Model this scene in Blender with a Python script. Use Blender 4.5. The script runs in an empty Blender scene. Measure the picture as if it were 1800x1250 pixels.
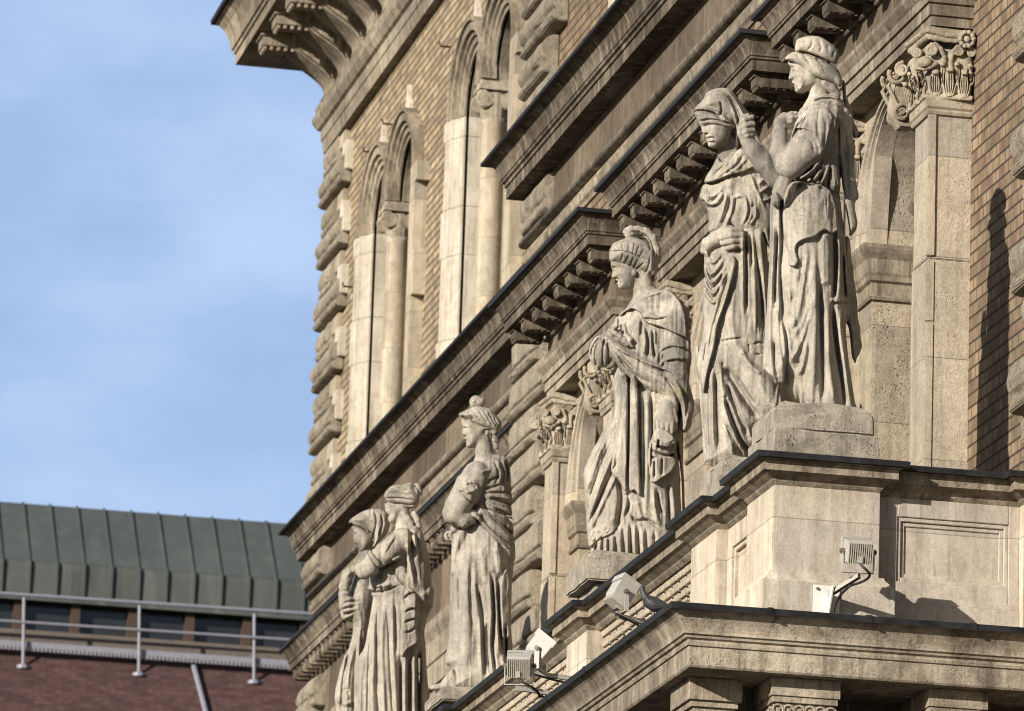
import bpy, bmesh, math, random
import numpy as np
from mathutils import Vector

# ------------------------------------------------------------------ camera, sky, sun, exposure
scn = bpy.context.scene
C = scn.collection
EYE = np.array([0.0, 0.0, 1.6])
FPX, PITCH, YAW, ROLL = 10000.0, math.radians(13.64), math.radians(12.02), math.radians(1.905)
FW = np.array([math.sin(YAW) * math.cos(PITCH), math.cos(YAW) * math.cos(PITCH), math.sin(PITCH)])
_r0 = np.array([math.cos(YAW), -math.sin(YAW), 0.0])
_u0 = np.cross(_r0, FW)
RT = _r0 * math.cos(ROLL) + _u0 * math.sin(ROLL)
UP = -_r0 * math.sin(ROLL) + _u0 * math.cos(ROLL)
cd = bpy.data.cameras.new('camera')
cam = bpy.data.objects.new('camera', cd)
C.objects.link(cam)
from mathutils import Matrix
cam.matrix_world = Matrix(((RT[0], UP[0], -FW[0], EYE[0]), (RT[1], UP[1], -FW[1], EYE[1]),
                           (RT[2], UP[2], -FW[2], EYE[2]), (0, 0, 0, 1)))
cd.sensor_width = 36.0
cd.lens = FPX * 36.0 / 1800.0
cd.clip_start, cd.clip_end = 1.0, 3000.0
cd.dof.use_dof = True
cd.dof.focus_distance = 37.5
cd.dof.aperture_fstop = 6.5
scn.camera = cam

SUN_D = Vector((1.0, 0.68, -0.40)).normalized()
SUN_EL = math.asin(-SUN_D.z)
SUN_AZ = math.atan2(-SUN_D.x, -SUN_D.y)          # clockwise from +Y
w = bpy.data.worlds.new('World')
scn.world = w
w.use_nodes = True
wt = w.node_tree
for n in list(wt.nodes):
    wt.nodes.remove(n)
wo = wt.nodes.new('ShaderNodeOutputWorld')
wb = wt.nodes.new('ShaderNodeBackground')
sk = wt.nodes.new('ShaderNodeTexSky')
sk.sky_type = 'NISHITA'
sk.sun_disc = False
sk.sun_elevation = SUN_EL
sk.sun_rotation = SUN_AZ
sk.air_density, sk.dust_density, sk.ozone_density = 1.0, 0.6, 1.6
wb.inputs['Strength'].default_value = 0.05
# thin streaky cirrus, and an added bright patch of sky round the view
tc = wt.nodes.new('ShaderNodeTexCoord')
mp = wt.nodes.new('ShaderNodeMapping')
mp.inputs['Scale'].default_value = (7.0, 7.0, 15.0)
mp.inputs['Rotation'].default_value = (0.0, 0.12, 0.0)
nz = wt.nodes.new('ShaderNodeTexNoise')
nz.inputs['Scale'].default_value = 2.2
nz.inputs['Detail'].default_value = 6.0
nz.inputs['Roughness'].default_value = 0.52
cr = wt.nodes.new('ShaderNodeValToRGB')
cr.color_ramp.elements[0].position = 0.44
cr.color_ramp.elements[0].color = (0, 0, 0, 1)
cr.color_ramp.elements[1].position = 0.72
cr.color_ramp.elements[1].color = (0.5, 0.5, 0.5, 1)
mx = wt.nodes.new('ShaderNodeMix')
mx.data_type = 'RGBA'
wt.links.new(tc.outputs['Generated'], mp.inputs['Vector'])
wt.links.new(mp.outputs['Vector'], nz.inputs['Vector'])
wt.links.new(nz.outputs['Fac'], cr.inputs['Fac'])
dp = wt.nodes.new('ShaderNodeVectorMath'); dp.operation = 'DOT_PRODUCT'
dp.inputs[1].default_value = (0.13, 0.955, 0.235)
wt.links.new(tc.outputs['Generated'], dp.inputs[0])
vr = wt.nodes.new('ShaderNodeMapRange'); vr.inputs[1].default_value = 0.90; vr.inputs[2].default_value = 0.985  # added sky brightening, kept to a cone round the view so ambient stays low
vr.inputs[3].default_value = 0.0; vr.inputs[4].default_value = 0.72
wt.links.new(dp.outputs['Value'], vr.inputs[0])
wt.links.new(vr.outputs[0], mx.inputs[0])
wt.links.new(sk.outputs['Color'], mx.inputs[6])
mx.inputs[7].default_value = (5.9, 8.3, 13.0, 1)
m2 = wt.nodes.new('ShaderNodeMix'); m2.data_type = 'RGBA'
wt.links.new(cr.outputs['Color'], m2.inputs[0]); wt.links.new(mx.outputs[2], m2.inputs[6])
m2.inputs[7].default_value = (8.6, 10.5, 14.2, 1)
mx = m2
wt.links.new(mx.outputs[2], wb.inputs['Color'])
wt.links.new(wb.outputs['Background'], wo.inputs['Surface'])

sl = bpy.data.lights.new('sun', 'SUN')
sl.energy = 5.0
sl.angle = math.radians(0.53)
sl.color = (1.0, 0.925, 0.825)
so = bpy.data.objects.new('sun', sl)
C.objects.link(so)
so.rotation_euler = SUN_D.to_track_quat('-Z', 'Y').to_euler()
so.location = (-30, -20, 40)

scn.view_settings.view_transform = 'Standard'
scn.view_settings.look = 'None'
scn.view_settings.exposure = 0.60
scn.view_settings.gamma = 1.0
scn.render.engine = 'CYCLES'
scn.cycles.max_bounces = 5
scn.cycles.diffuse_bounces = 2
scn.cycles.pixel_filter_type = 'BLACKMAN_HARRIS'
scn.cycles.filter_width = 1.05

# ------------------------------------------------------------------ helpers
def ray(px, py):
    return (FW * FPX + RT * (px - 900.0) - UP * (py - 625.0)) / FPX
def onx(px, py, X):
    d = ray(px, py); return EYE + d * (X / d[0])
def ony(px, py, Y):
    d = ray(px, py); return EYE + d * (Y / d[1])

class MB:
    def __init__(s):
        s.v, s.f = [], []
    def quadbox(s, x0, x1, y0, y1, z0, z1):
        b = len(s.v)
        s.v += [(x0, y0, z0), (x1, y0, z0), (x1, y1, z0), (x0, y1, z0), (x0, y0, z1), (x1, y0, z1), (x1, y1, z1), (x0, y1, z1)]
        s.f += [tuple(b + i for i in q) for q in ((0, 3, 2, 1), (4, 5, 6, 7), (0, 1, 5, 4), (1, 2, 6, 5), (2, 3, 7, 6), (3, 0, 4, 7))]
        return s
    def loft(s, rings, closed=False, caps=True):
        b = len(s.v); n = len(rings[0])
        for r in rings:
            s.v += [tuple(p) for p in r]
        m = len(rings)
        for i in range(m - (0 if closed else 1)):
            for j in range(n):
                a, c = b + i * n, b + ((i + 1) % m) * n
                s.f.append((a + j, a + (j + 1) % n, c + (j + 1) % n, c + j))
        if caps and not closed:
            s.f.append(tuple(b + j for j in range(n))[::-1])
            s.f.append(tuple(b + (m - 1) * n + j for j in range(n)))
        return s
    def sweep(s, path, prof):
        """profile (out, z) swept along a plan path; out is to the left of the walk"""
        P = [np.array(p, float) for p in path]
        D = [(P[i + 1] - P[i]) / np.linalg.norm(P[i + 1] - P[i]) for i in range(len(P) - 1)]
        L = [np.array((-d[1], d[0])) for d in D]
        rings = []
        for i, p in enumerate(P):
            if i == 0: m = L[0]
            elif i == len(P) - 1: m = L[-1]
            else:
                m = L[i - 1] + L[i]
                m = m / max(0.2, float(m @ L[i]))
            rings.append([(p[0] + m[0] * o, p[1] + m[1] * o, z) for o, z in prof])
        return s.loft(rings)
    def extr_y(s, poly, y0, y1):
        return s.loft([[(x, y0, z) for x, z in poly], [(x, y1, z) for x, z in poly]])
    def extr_x(s, poly, x0, x1):
        return s.loft([[(x0, y, z) for y, z in poly], [(x1, y, z) for y, z in poly]])
    def lathe(s, prof, c, n=16):
        rings = [[(c[0] + r * math.cos(2 * math.pi * k / n), c[1] + r * math.sin(2 * math.pi * k / n), c[2] + z) for k in range(n)] for r, z in prof]
        return s.loft(rings)
    def tube(s, pts, r, n=8):
        P = [Vector(p) for p in pts]
        rr = r if isinstance(r, (list, tuple)) else [r] * len(P)
        rings = []
        up = Vector((0, 0, 1))
        for i, p in enumerate(P):
            t = (P[min(i + 1, len(P) - 1)] - P[max(i - 1, 0)]).normalized()
            a = t.cross(up)
            if a.length < 0.05: a = t.cross(Vector((0, 1, 0)))
            a.normalize(); bb = t.cross(a).normalized()
            rings.append([p + (a * math.cos(2 * math.pi * k / n) + bb * math.sin(2 * math.pi * k / n)) * rr[i] for k in range(n)])
        return s.loft(rings)
    def build(s, name, mat, parent=None, bevel=0.0, smooth=False, loc=None, seg=2):
        me = bpy.data.meshes.new(name)
        me.from_pydata([tuple(map(float, p)) for p in s.v], [], s.f)
        bm = bmesh.new(); bm.from_mesh(me)
        bmesh.ops.recalc_face_normals(bm, faces=bm.faces)
        if bevel:
            ed = [e for e in bm.edges if len(e.link_faces) == 2 and e.calc_face_angle(0) > 0.5]
            bmesh.ops.bevel(bm, geom=ed, offset=bevel, segments=seg, affect='EDGES', clamp_overlap=True)
        bm.to_mesh(me); bm.free()
        if smooth:
            for p in me.polygons: p.use_smooth = True
        me.materials.append(mat)
        o = bpy.data.objects.new(name, me)
        C.objects.link(o)
        if loc is not None: o.location = loc
        if parent is not None: o.parent = parent
        return o

def thing(name, label, cat, loc=(0, 0, 0), group=None):
    o = bpy.data.objects.new(name, None)
    o.empty_display_size = 0.2
    C.objects.link(o)
    o.location = loc
    o['label'] = label; o['category'] = cat
    if group: o['group'] = group
    bpy.context.view_layer.update()
    return o
def inst(src, off, parent):
    c = src.copy(); C.objects.link(c)
    c.location = (src.location[0] + off[0], src.location[1] + off[1], src.location[2] + off[2])
    c.parent = parent
    return c

# ------------------------------------------------------------------ materials
class NT:
    def __init__(s, name):
        s.m = bpy.data.materials.new(name); s.m.use_nodes = True
        s.t = s.m.node_tree; s.b = s.t.nodes['Principled BSDF']
        s.pos = s.t.nodes.new('ShaderNodeNewGeometry').outputs['Position']
    def n(s, kind, **kw):
        nd = s.t.nodes.new(kind)
        for k, v in kw.items(): setattr(nd, k, v)
        return nd
    def l(s, a, b): s.t.links.new(a, b)
    def noise(s, scale, detail=4, rough=0.6, vec=None, sc=None):
        nd = s.n('ShaderNodeTexNoise')
        nd.inputs['Scale'].default_value = scale; nd.inputs['Detail'].default_value = detail
        nd.inputs['Roughness'].default_value = rough
        v = vec or s.pos
        if sc:
            mp = s.n('ShaderNodeMapping'); mp.inputs['Scale'].default_value = sc
            s.l(v, mp.inputs['Vector']); v = mp.outputs['Vector']
        s.l(v, nd.inputs['Vector']); return nd.outputs['Fac']
    def ramp(s, fac, *st):
        r = s.n('ShaderNodeValToRGB'); e = r.color_ramp.elements
        while len(e) < len(st): e.new(0.5)
        for i, (p, c) in enumerate(st):
            e[i].position = p; e[i].color = (c, c, c, 1) if not isinstance(c, (tuple, list)) else tuple(c) + (1,)
        s.l(fac, r.inputs['Fac']); return r.outputs['Color']
    def mix(s, fac, a, b, mode='MIX'):
        m = s.n('ShaderNodeMix', data_type='RGBA', blend_type=mode)
        for i, v in ((0, fac), (6, a), (7, b)):
            if isinstance(v, (int, float)): m.inputs[i].default_value = v
            elif isinstance(v, (tuple, list)): m.inputs[i].default_value = tuple(v) + (1,)
            else: s.l(v, m.inputs[i])
        return m.outputs[2]
    def math(s, op, a, b=0.0, c=None):
        m = s.n('ShaderNodeMath', operation=op)
        for i, v in enumerate((a, b) if c is None else (a, b, c)):
            if isinstance(v, (int, float)): m.inputs[i].default_value = v
            else: s.l(v, m.inputs[i])
        return m.outputs[0]
    def bump(s, h, dist=0.004, strength=1.0, prev=None):
        b = s.n('ShaderNodeBump'); b.inputs['Distance'].default_value = dist; b.inputs['Strength'].default_value = strength
        s.l(h, b.inputs['Height'])
        if prev is not None: s.l(prev, b.inputs['Normal'])
        return b.outputs['Normal']
    def done(s, col, rough=0.85, normal=None, metal=0.0, spec=0.3):
        if isinstance(col, (tuple, list)): s.b.inputs['Base Color'].default_value = tuple(col) + (1,)
        else: s.l(col, s.b.inputs['Base Color'])
        if isinstance(rough, (int, float)): s.b.inputs['Roughness'].default_value = rough
        else: s.l(rough, s.b.inputs['Roughness'])
        s.b.inputs['Metallic'].default_value = metal
        s.b.inputs['Specular IOR Level'].default_value = spec
        if normal is not None: s.l(normal, s.b.inputs['Normal'])
        return s.m
    def along(s):
        """metres along the wall: world y on faces across x, world x on faces across y"""
        g = s.n('ShaderNodeNewGeometry')
        a = s.n('ShaderNodeSeparateXYZ'); s.l(g.outputs['True Normal'], a.inputs[0])
        p = s.n('ShaderNodeSeparateXYZ'); s.l(g.outputs['Position'], p.inputs[0])
        k = s.math('GREATER_THAN', s.math('ABSOLUTE', a.outputs['Y']), 0.6)
        d = s.math('SUBTRACT', p.outputs['X'], p.outputs['Y'])
        return s.math('MULTIPLY_ADD', k, d, p.outputs['Y']), p.outputs['Z']

def stone(name, base, dark, pale, block=0.0, streak=0.5, pit=0.5, stain=0.5, rough=0.9, lichen=0.0, bumpd=0.006, joint=True, crust=0.0, crust_z=None, grit=0.36, course=None):
    t = NT(name)
    big = t.noise(0.9, 5, 0.65)
    mid = t.noise(7.0, 8, 0.74)
    col = t.mix(t.ramp(big, (0.38, 0.0), (0.62, 1.0)), base, tuple(0.4 * a + 0.6 * b for a, b in zip(base, pale)))
    col = t.mix(t.math('MULTIPLY', t.ramp(mid, (0.44, 0.0), (0.64, 1.0)), stain), col, dark)
    if streak:
        st = t.noise(1.0, 6, 0.72, sc=(9.0, 9.0, 0.7))
        col = t.mix(t.math('MULTIPLY', t.ramp(st, (0.52, 0.0), (0.64, 1.0)), streak), col, pale)
        st2 = t.noise(1.0, 6, 0.72, sc=(14.0, 14.0, 0.9))
        col = t.mix(t.math('MULTIPLY', t.ramp(st2, (0.52, 0.0), (0.66, 1.0)), streak * 0.9), col, dark)
    if block:
        u, z = t.along()
        q = t.math('FLOOR', t.math('DIVIDE', u, block))
        wn = t.n('ShaderNodeTexWhiteNoise', noise_dimensions='1D'); t.l(q, wn.inputs['W'])
        col = t.mix(1.0, col, t.ramp(wn.outputs['Value'], (0.0, 0.66), (0.75, 1.05), (0.92, 1.2), (1.0, 1.55)), 'MULTIPLY')
        if joint:
            fr = t.math('FRACT', t.math('DIVIDE', u, block))
            jl = t.math('LESS_THAN', fr, 0.008 / block)
            col = t.mix(t.math('MULTIPLY', jl, 0.55), col, (0.45, 0.38, 0.27))
    if course:
        u, z = t.along()
        r_ = t.math('FLOOR', t.math('DIVIDE', t.math('SUBTRACT', z, 0.13), course[0]))
        q = t.math('FLOOR', t.math('ADD', t.math('DIVIDE', u, course[1]), t.math('MULTIPLY', r_, 0.37)))
        cv = t.n('ShaderNodeCombineXYZ'); t.l(r_, cv.inputs['X']); t.l(q, cv.inputs['Y'])
        wn = t.n('ShaderNodeTexWhiteNoise', noise_dimensions='2D'); t.l(cv.outputs[0], wn.inputs['Vector'])
        col = t.mix(1.0, col, t.ramp(wn.outputs['Value'], (0.0, (0.76, 0.77, 0.80)), (0.5, (1.0, 0.98, 0.95)), (1.0, (1.14, 1.12, 1.08))), 'MULTIPLY')
        fr = t.math('FRACT', t.math('DIVIDE', t.math('SUBTRACT', z, 0.13), course[0]))
        jl = t.math('LESS_THAN', fr, 0.007 / course[0])
        col = t.mix(t.math('MULTIPLY', jl, 0.6), col, tuple(0.6 * v for v in dark))
    if crust:
        ck = t.ramp(t.noise(1.0, 9, 0.74, sc=(4.2, 4.2, 1.7)), (0.46, 0.0), (0.60, 1.0))
        if crust_z:
            pz = t.n('ShaderNodeSeparateXYZ'); t.l(t.pos, pz.inputs[0])
            mr = t.n('ShaderNodeMapRange'); t.l(pz.outputs['Z'], mr.inputs[0])
            mr.inputs[1].default_value, mr.inputs[2].default_value = crust_z; mr.inputs[3].default_value = 0.12
            ck = t.math('MULTIPLY', ck, mr.outputs[0])
        col = t.mix(t.math('MULTIPLY', ck, crust), col, tuple(0.75 * v for v in dark))
    if lichen:
        li = t.noise(4.0, 9, 0.78)
        col = t.mix(t.math('MULTIPLY', t.ramp(li, (0.55, 0.0), (0.62, 1.0)), lichen), col, (0.17, 0.15, 0.055))
    vo = t.n('ShaderNodeTexVoronoi'); vo.inputs['Scale'].default_value = 52.0; vo.inputs['Randomness'].default_value = 1.0
    t.l(t.pos, vo.inputs['Vector'])
    mask = t.ramp(t.noise(5.0, 8, 0.8), (0.50, 0.0), (0.62, 1.0))
    ph = t.math('MULTIPLY', t.ramp(vo.outputs['Distance'], (0.08, 1.0), (0.34, 0.0)), mask)
    col = t.mix(t.math('MULTIPLY', ph, pit), col, tuple(0.25 * v for v in dark))
    fine = t.noise(48.0, 8, 0.8)
    col = t.mix(grit, col, t.ramp(fine, (0.34, 0.30), (0.5, 1.0), (0.66, 1.5)), 'MULTIPLY')
    h = t.math('SUBTRACT', t.math('ADD', t.math('MULTIPLY', fine, 1.1), t.math('MULTIPLY', mid, 0.9)), t.math('MULTIPLY', ph, 1.8 * pit))
    return t.done(col, rough, t.bump(h, bumpd * 1.5, 1.0), spec=0.15)

M = {}
M['statue'] = stone('statue_limestone', (0.37, 0.335, 0.28), (0.155, 0.143, 0.124), (0.525, 0.47, 0.38), streak=0.5, pit=0.5, stain=0.5, lichen=0.5, bumpd=0.0035, crust=0.85, crust_z=(9.8, 11.8), grit=0.34)
M['statue_far'] = stone('statue_limestone_grey', (0.355, 0.322, 0.27), (0.15, 0.138, 0.12), (0.475, 0.425, 0.345), streak=0.5, pit=0.65, stain=0.5, lichen=0.3, bumpd=0.0035, crust=0.8, crust_z=(9.8, 11.6), grit=0.34)
M['plinth'] = stone('plinth_limestone', (0.40, 0.355, 0.285), (0.14, 0.128, 0.108), (0.52, 0.46, 0.37), streak=0.6, pit=0.7, stain=0.5, lichen=0.15, bumpd=0.010, crust=0.4, grit=0.4)
M['pale'] = stone('pale_sandstone', (0.43, 0.37, 0.285), (0.19, 0.162, 0.122), (0.54, 0.475, 0.38), streak=0.5, pit=0.35, stain=0.35, crust=0.2, course=(0.71, 0.9))
M['ped'] = stone('pedestal_sandstone', (0.50, 0.435, 0.345), (0.27, 0.225, 0.17), (0.62, 0.555, 0.47), streak=0.7, pit=0.2, stain=0.4, bumpd=0.003, grit=0.25, crust=0.32, course=(3.0, 0.97))
M['rough'] = stone('travertine', (0.41, 0.35, 0.262), (0.165, 0.138, 0.1), (0.52, 0.455, 0.355), streak=0.4, pit=1.0, stain=0.4, bumpd=0.012, crust=0.25, course=(0.71, 0.8))
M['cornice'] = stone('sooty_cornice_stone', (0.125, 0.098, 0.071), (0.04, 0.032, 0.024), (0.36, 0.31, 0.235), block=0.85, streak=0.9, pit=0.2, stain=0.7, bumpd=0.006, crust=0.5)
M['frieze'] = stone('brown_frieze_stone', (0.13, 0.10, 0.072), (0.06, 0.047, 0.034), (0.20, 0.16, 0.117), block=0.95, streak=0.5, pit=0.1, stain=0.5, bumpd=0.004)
M['arch'] = stone('architrave_stone', (0.255, 0.21, 0.152), (0.08, 0.065, 0.047), (0.45, 0.39, 0.30), block=1.1, streak=0.75, pit=0.3, stain=0.5, bumpd=0.006, crust=0.4)
M['balcony'] = stone('balcony_stone', (0.34, 0.282, 0.205), (0.09, 0.073, 0.053), (0.49, 0.425, 0.33), block=1.3, streak=0.75, pit=0.4, stain=0.6, bumpd=0.007, crust=0.45)
M['quoin'] = stone('rusticated_stone', (0.37, 0.32, 0.24), (0.12, 0.10, 0.074), (0.55, 0.485, 0.38), streak=0.5, pit=0.7, stain=0.5, bumpd=0.018, crust=0.3, grit=0.6)
M['white'] = stone('white_marble', (0.46, 0.415, 0.335), (0.27, 0.23, 0.17), (0.60, 0.55, 0.465), streak=0.8, pit=0.05, stain=0.5, bumpd=0.003, grit=0.25, crust=0.2)
M['jamb'] = stone('beige_marble', (0.37, 0.32, 0.24), (0.22, 0.185, 0.135), (0.48, 0.425, 0.34), streak=0.7, pit=0.05, stain=0.5, bumpd=0.003, grit=0.25, crust=0.25, course=(0.66, 0.5))
M['quoin2'] = stone('dressed_quoin_stone', (0.40, 0.345, 0.26), (0.17, 0.142, 0.105), (0.53, 0.465, 0.36), streak=0.5, pit=0.8, stain=0.5, bumpd=0.016, crust=0.3, grit=0.6)
M['capital'] = stone('carved_capital_stone', (0.36, 0.305, 0.225), (0.13, 0.108, 0.078), (0.48, 0.415, 0.325), streak=0.3, pit=0.3, stain=0.6, bumpd=0.005, crust=0.45)

def simple(name, col, rough=0.6, metal=0.0, var=0.25, scale=12.0, bump=0.001, spec=0.4):
    t = NT(name)
    nse = t.noise(scale, 6, 0.65)
    c = t.mix(1.0, col, t.ramp(nse, (0.3, 1 - var), (0.7, 1 + var)), 'MULTIPLY')
    return t.done(c, t.ramp(nse, (0.3, max(0.0, rough - 0.12)), (0.7, min(1.0, rough + 0.12))), t.bump(nse, bump, 0.6), metal, spec)
M['lead'] = simple('dark_flashing', (0.020, 0.0205, 0.022), 0.55, 0.0, 0.6, 7.0, 0.008, 0.18)
M['lamp_paint'] = simple('aged_white_paint', (0.36, 0.347, 0.31), 0.45, 0.0, 0.12, 40.0, 0.0005)
M['lamp_fin'] = simple('weathered_aluminium', (0.46, 0.43, 0.36), 0.5, 0.2, 0.2, 60.0, 0.0005)
M['plate'] = simple('white_painted_steel', (0.62, 0.60, 0.545), 0.45, 0.0, 0.06, 40.0, 0.0004)
M['rubber'] = simple('black_rubber', (0.018, 0.017, 0.016), 0.5, 0.0, 0.3, 60.0, 0.0005)
M['glass'] = simple('dark_lamp_glass', (0.10, 0.11, 0.11), 0.12, 0.0, 0.2, 20.0, 0.0, 0.7)
M['bolt'] = simple('rusty_bolt', (0.16, 0.13, 0.10), 0.6, 0.4, 0.3, 80.0, 0.0005)
M['iron'] = simple('rusted_iron', (0.07, 0.045, 0.032), 0.7, 0.3, 0.4, 40.0, 0.001)
M['pane'] = simple('dark_window_glass', (0.02, 0.022, 0.025), 0.15, 0.0, 0.2, 3.0, 0.0, 0.6)

def brick(name, c1, c2, c3, mortar, bw=0.235, rh=0.094, ms=0.011):
    t = NT(name)
    u, z = t.along()
    cv = t.n('ShaderNodeCombineXYZ'); t.l(u, cv.inputs['X']); t.l(z, cv.inputs['Y'])
    b = t.n('ShaderNodeTexBrick'); t.l(cv.outputs[0], b.inputs['Vector'])
    b.inputs['Scale'].default_value = 1.0
    b.inputs['Brick Width'].default_value = bw; b.inputs['Row Height'].default_value = rh
    b.inputs['Mortar Size'].default_value = ms; b.inputs['Mortar Smooth'].default_value = 0.25
    b.offset = 0.5
    for k, c in (('Color1', c1), ('Color2', c2), ('Mortar', mortar)):
        b.inputs[k].default_value = tuple(c) + (1,)
    # every brick its own tone
    row = t.math('FLOOR', t.math('DIVIDE', z, rh))
    uo = t.math('ADD', u, t.math('MULTIPLY', t.math('FLOORED_MODULO', row, 2.0), bw * 0.5))
    cx = t.n('ShaderNodeCombineXYZ'); t.l(t.math('FLOOR', t.math('DIVIDE', uo, bw)), cx.inputs['X']); t.l(row, cx.inputs['Y'])
    wn = t.n('ShaderNodeTexWhiteNoise', noise_dimensions='2D'); t.l(cx.outputs[0], wn.inputs['Vector'])
    col = t.mix(t.ramp(wn.outputs['Value'], (0.84, 0.0), (0.9, 1.0)), b.outputs['Color'], c3)
    col = t.mix(1.0, col, t.ramp(wn.outputs['Value'], (0.0, 0.72), (0.5, 1.0), (0.78, 1.2), (1.0, 0.9)), 'MULTIPLY')
    fz = t.math('FRACT', t.math('DIVIDE', z, rh))
    hj = t.math('LESS_THAN', t.math('MINIMUM', fz, t.math('SUBTRACT', 1.0, fz)), ms * 1.15 / rh)
    col = t.mix(b.outputs['Fac'], col, t.mix(hj, tuple(0.62 * q for q in c1), mortar))  # level joints darker than upright ones: raked-joint shadow put into the mortar colour
    d = t.noise(5.0, 6, 0.7)
    col = t.mix(1.0, col, t.ramp(d, (0.3, 0.7), (0.7, 1.25)), 'MULTIPLY')
    f = t.noise(70.0, 4, 0.7)
    h = t.math('SUBTRACT', t.math('MULTIPLY', f, 0.25), t.math('MULTIPLY', b.outputs['Fac'], 1.6))
    return t.done(col, 0.88, t.bump(h, 0.009, 1.0), spec=0.2)
M['brick'] = brick('yellow_brown_brick', (0.215, 0.160, 0.104), (0.18, 0.133, 0.086), (0.17, 0.105, 0.078), (0.055, 0.045, 0.034), 0.14, 0.09, 0.009)
M['brick_wing'] = brick('yellow_brick', (0.35, 0.275, 0.172), (0.275, 0.21, 0.13), (0.22, 0.165, 0.125), (0.11, 0.09, 0.066), ms=0.014)
# ------------------------------------------------------------------ stone carving: a figure is modelled as a solid field (rounded
# masses, limbs, layered cloth and chiselled folds), then skinned into one continuous mesh
def pts(s):
    return np.array([[float(q) for q in p.split(',')] for p in s.split()])
def spline(P, closed=False, m=4):
    n = len(P); out = []
    if n < 3: return P
    for i in range(n if closed else n - 1):
        if closed: a, b, c, d = P[(i - 1) % n], P[i], P[(i + 1) % n], P[(i + 2) % n]
        else: a, b, c, d = P[max(i - 1, 0)], P[i], P[i + 1], P[min(i + 2, n - 1)]
        for k in range(m):
            u = k / m
            out.append(0.5 * ((2 * b) + (c - a) * u + (2 * a - 5 * b + 4 * c - d) * u * u + (3 * b - a - 3 * c + d) * u ** 3) if m > 1 else b)
    if not closed: out.append(P[-1])
    return np.array(out)
def segdist(P, X, Y, signed=False):
    """distance to a polyline, arc position 0..1 and side"""
    best = np.full(X.shape, 1e9, np.float32); tt = np.zeros(X.shape, np.float32); sd = np.zeros(X.shape, np.float32)
    L = np.r_[0, np.cumsum(np.hypot(*(P[1:, :2] - P[:-1, :2]).T))]
    for i in range(len(P) - 1):
        a, d = P[i, :2], P[i + 1, :2] - P[i, :2]
        q = max(float(d @ d), 1e-9)
        u = np.clip(((X - a[0]) * d[0] + (Y - a[1]) * d[1]) / q, 0, 1)
        ex, ey = X - a[0] - u * d[0], Y - a[1] - u * d[1]
        e = ex * ex + ey * ey
        k = e < best
        best = np.where(k, e, best)
        tt = np.where(k, (L[i] + u * (L[i + 1] - L[i])) / max(L[-1], 1e-6), tt)
        sd = np.where(k, np.sign(d[0] * (Y - a[1]) - d[1] * (X - a[0])), sd)
    return np.sqrt(best), tt, sd
def polysd(P, X, Y):
    ins = np.zeros(X.shape, bool); n = len(P)
    for i in range(n):
        a, b = P[i], P[(i + 1) % n]
        if a[1] == b[1]: continue
        k = (a[1] > Y) != (b[1] > Y)
        ins ^= k & (X < (b[0] - a[0]) * (Y - a[1]) / (b[1] - a[1]) + a[0])
    d, _, _ = segdist(np.vstack([P, P[:1]]), X, Y)
    return np.where(ins, -d, d)

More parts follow.
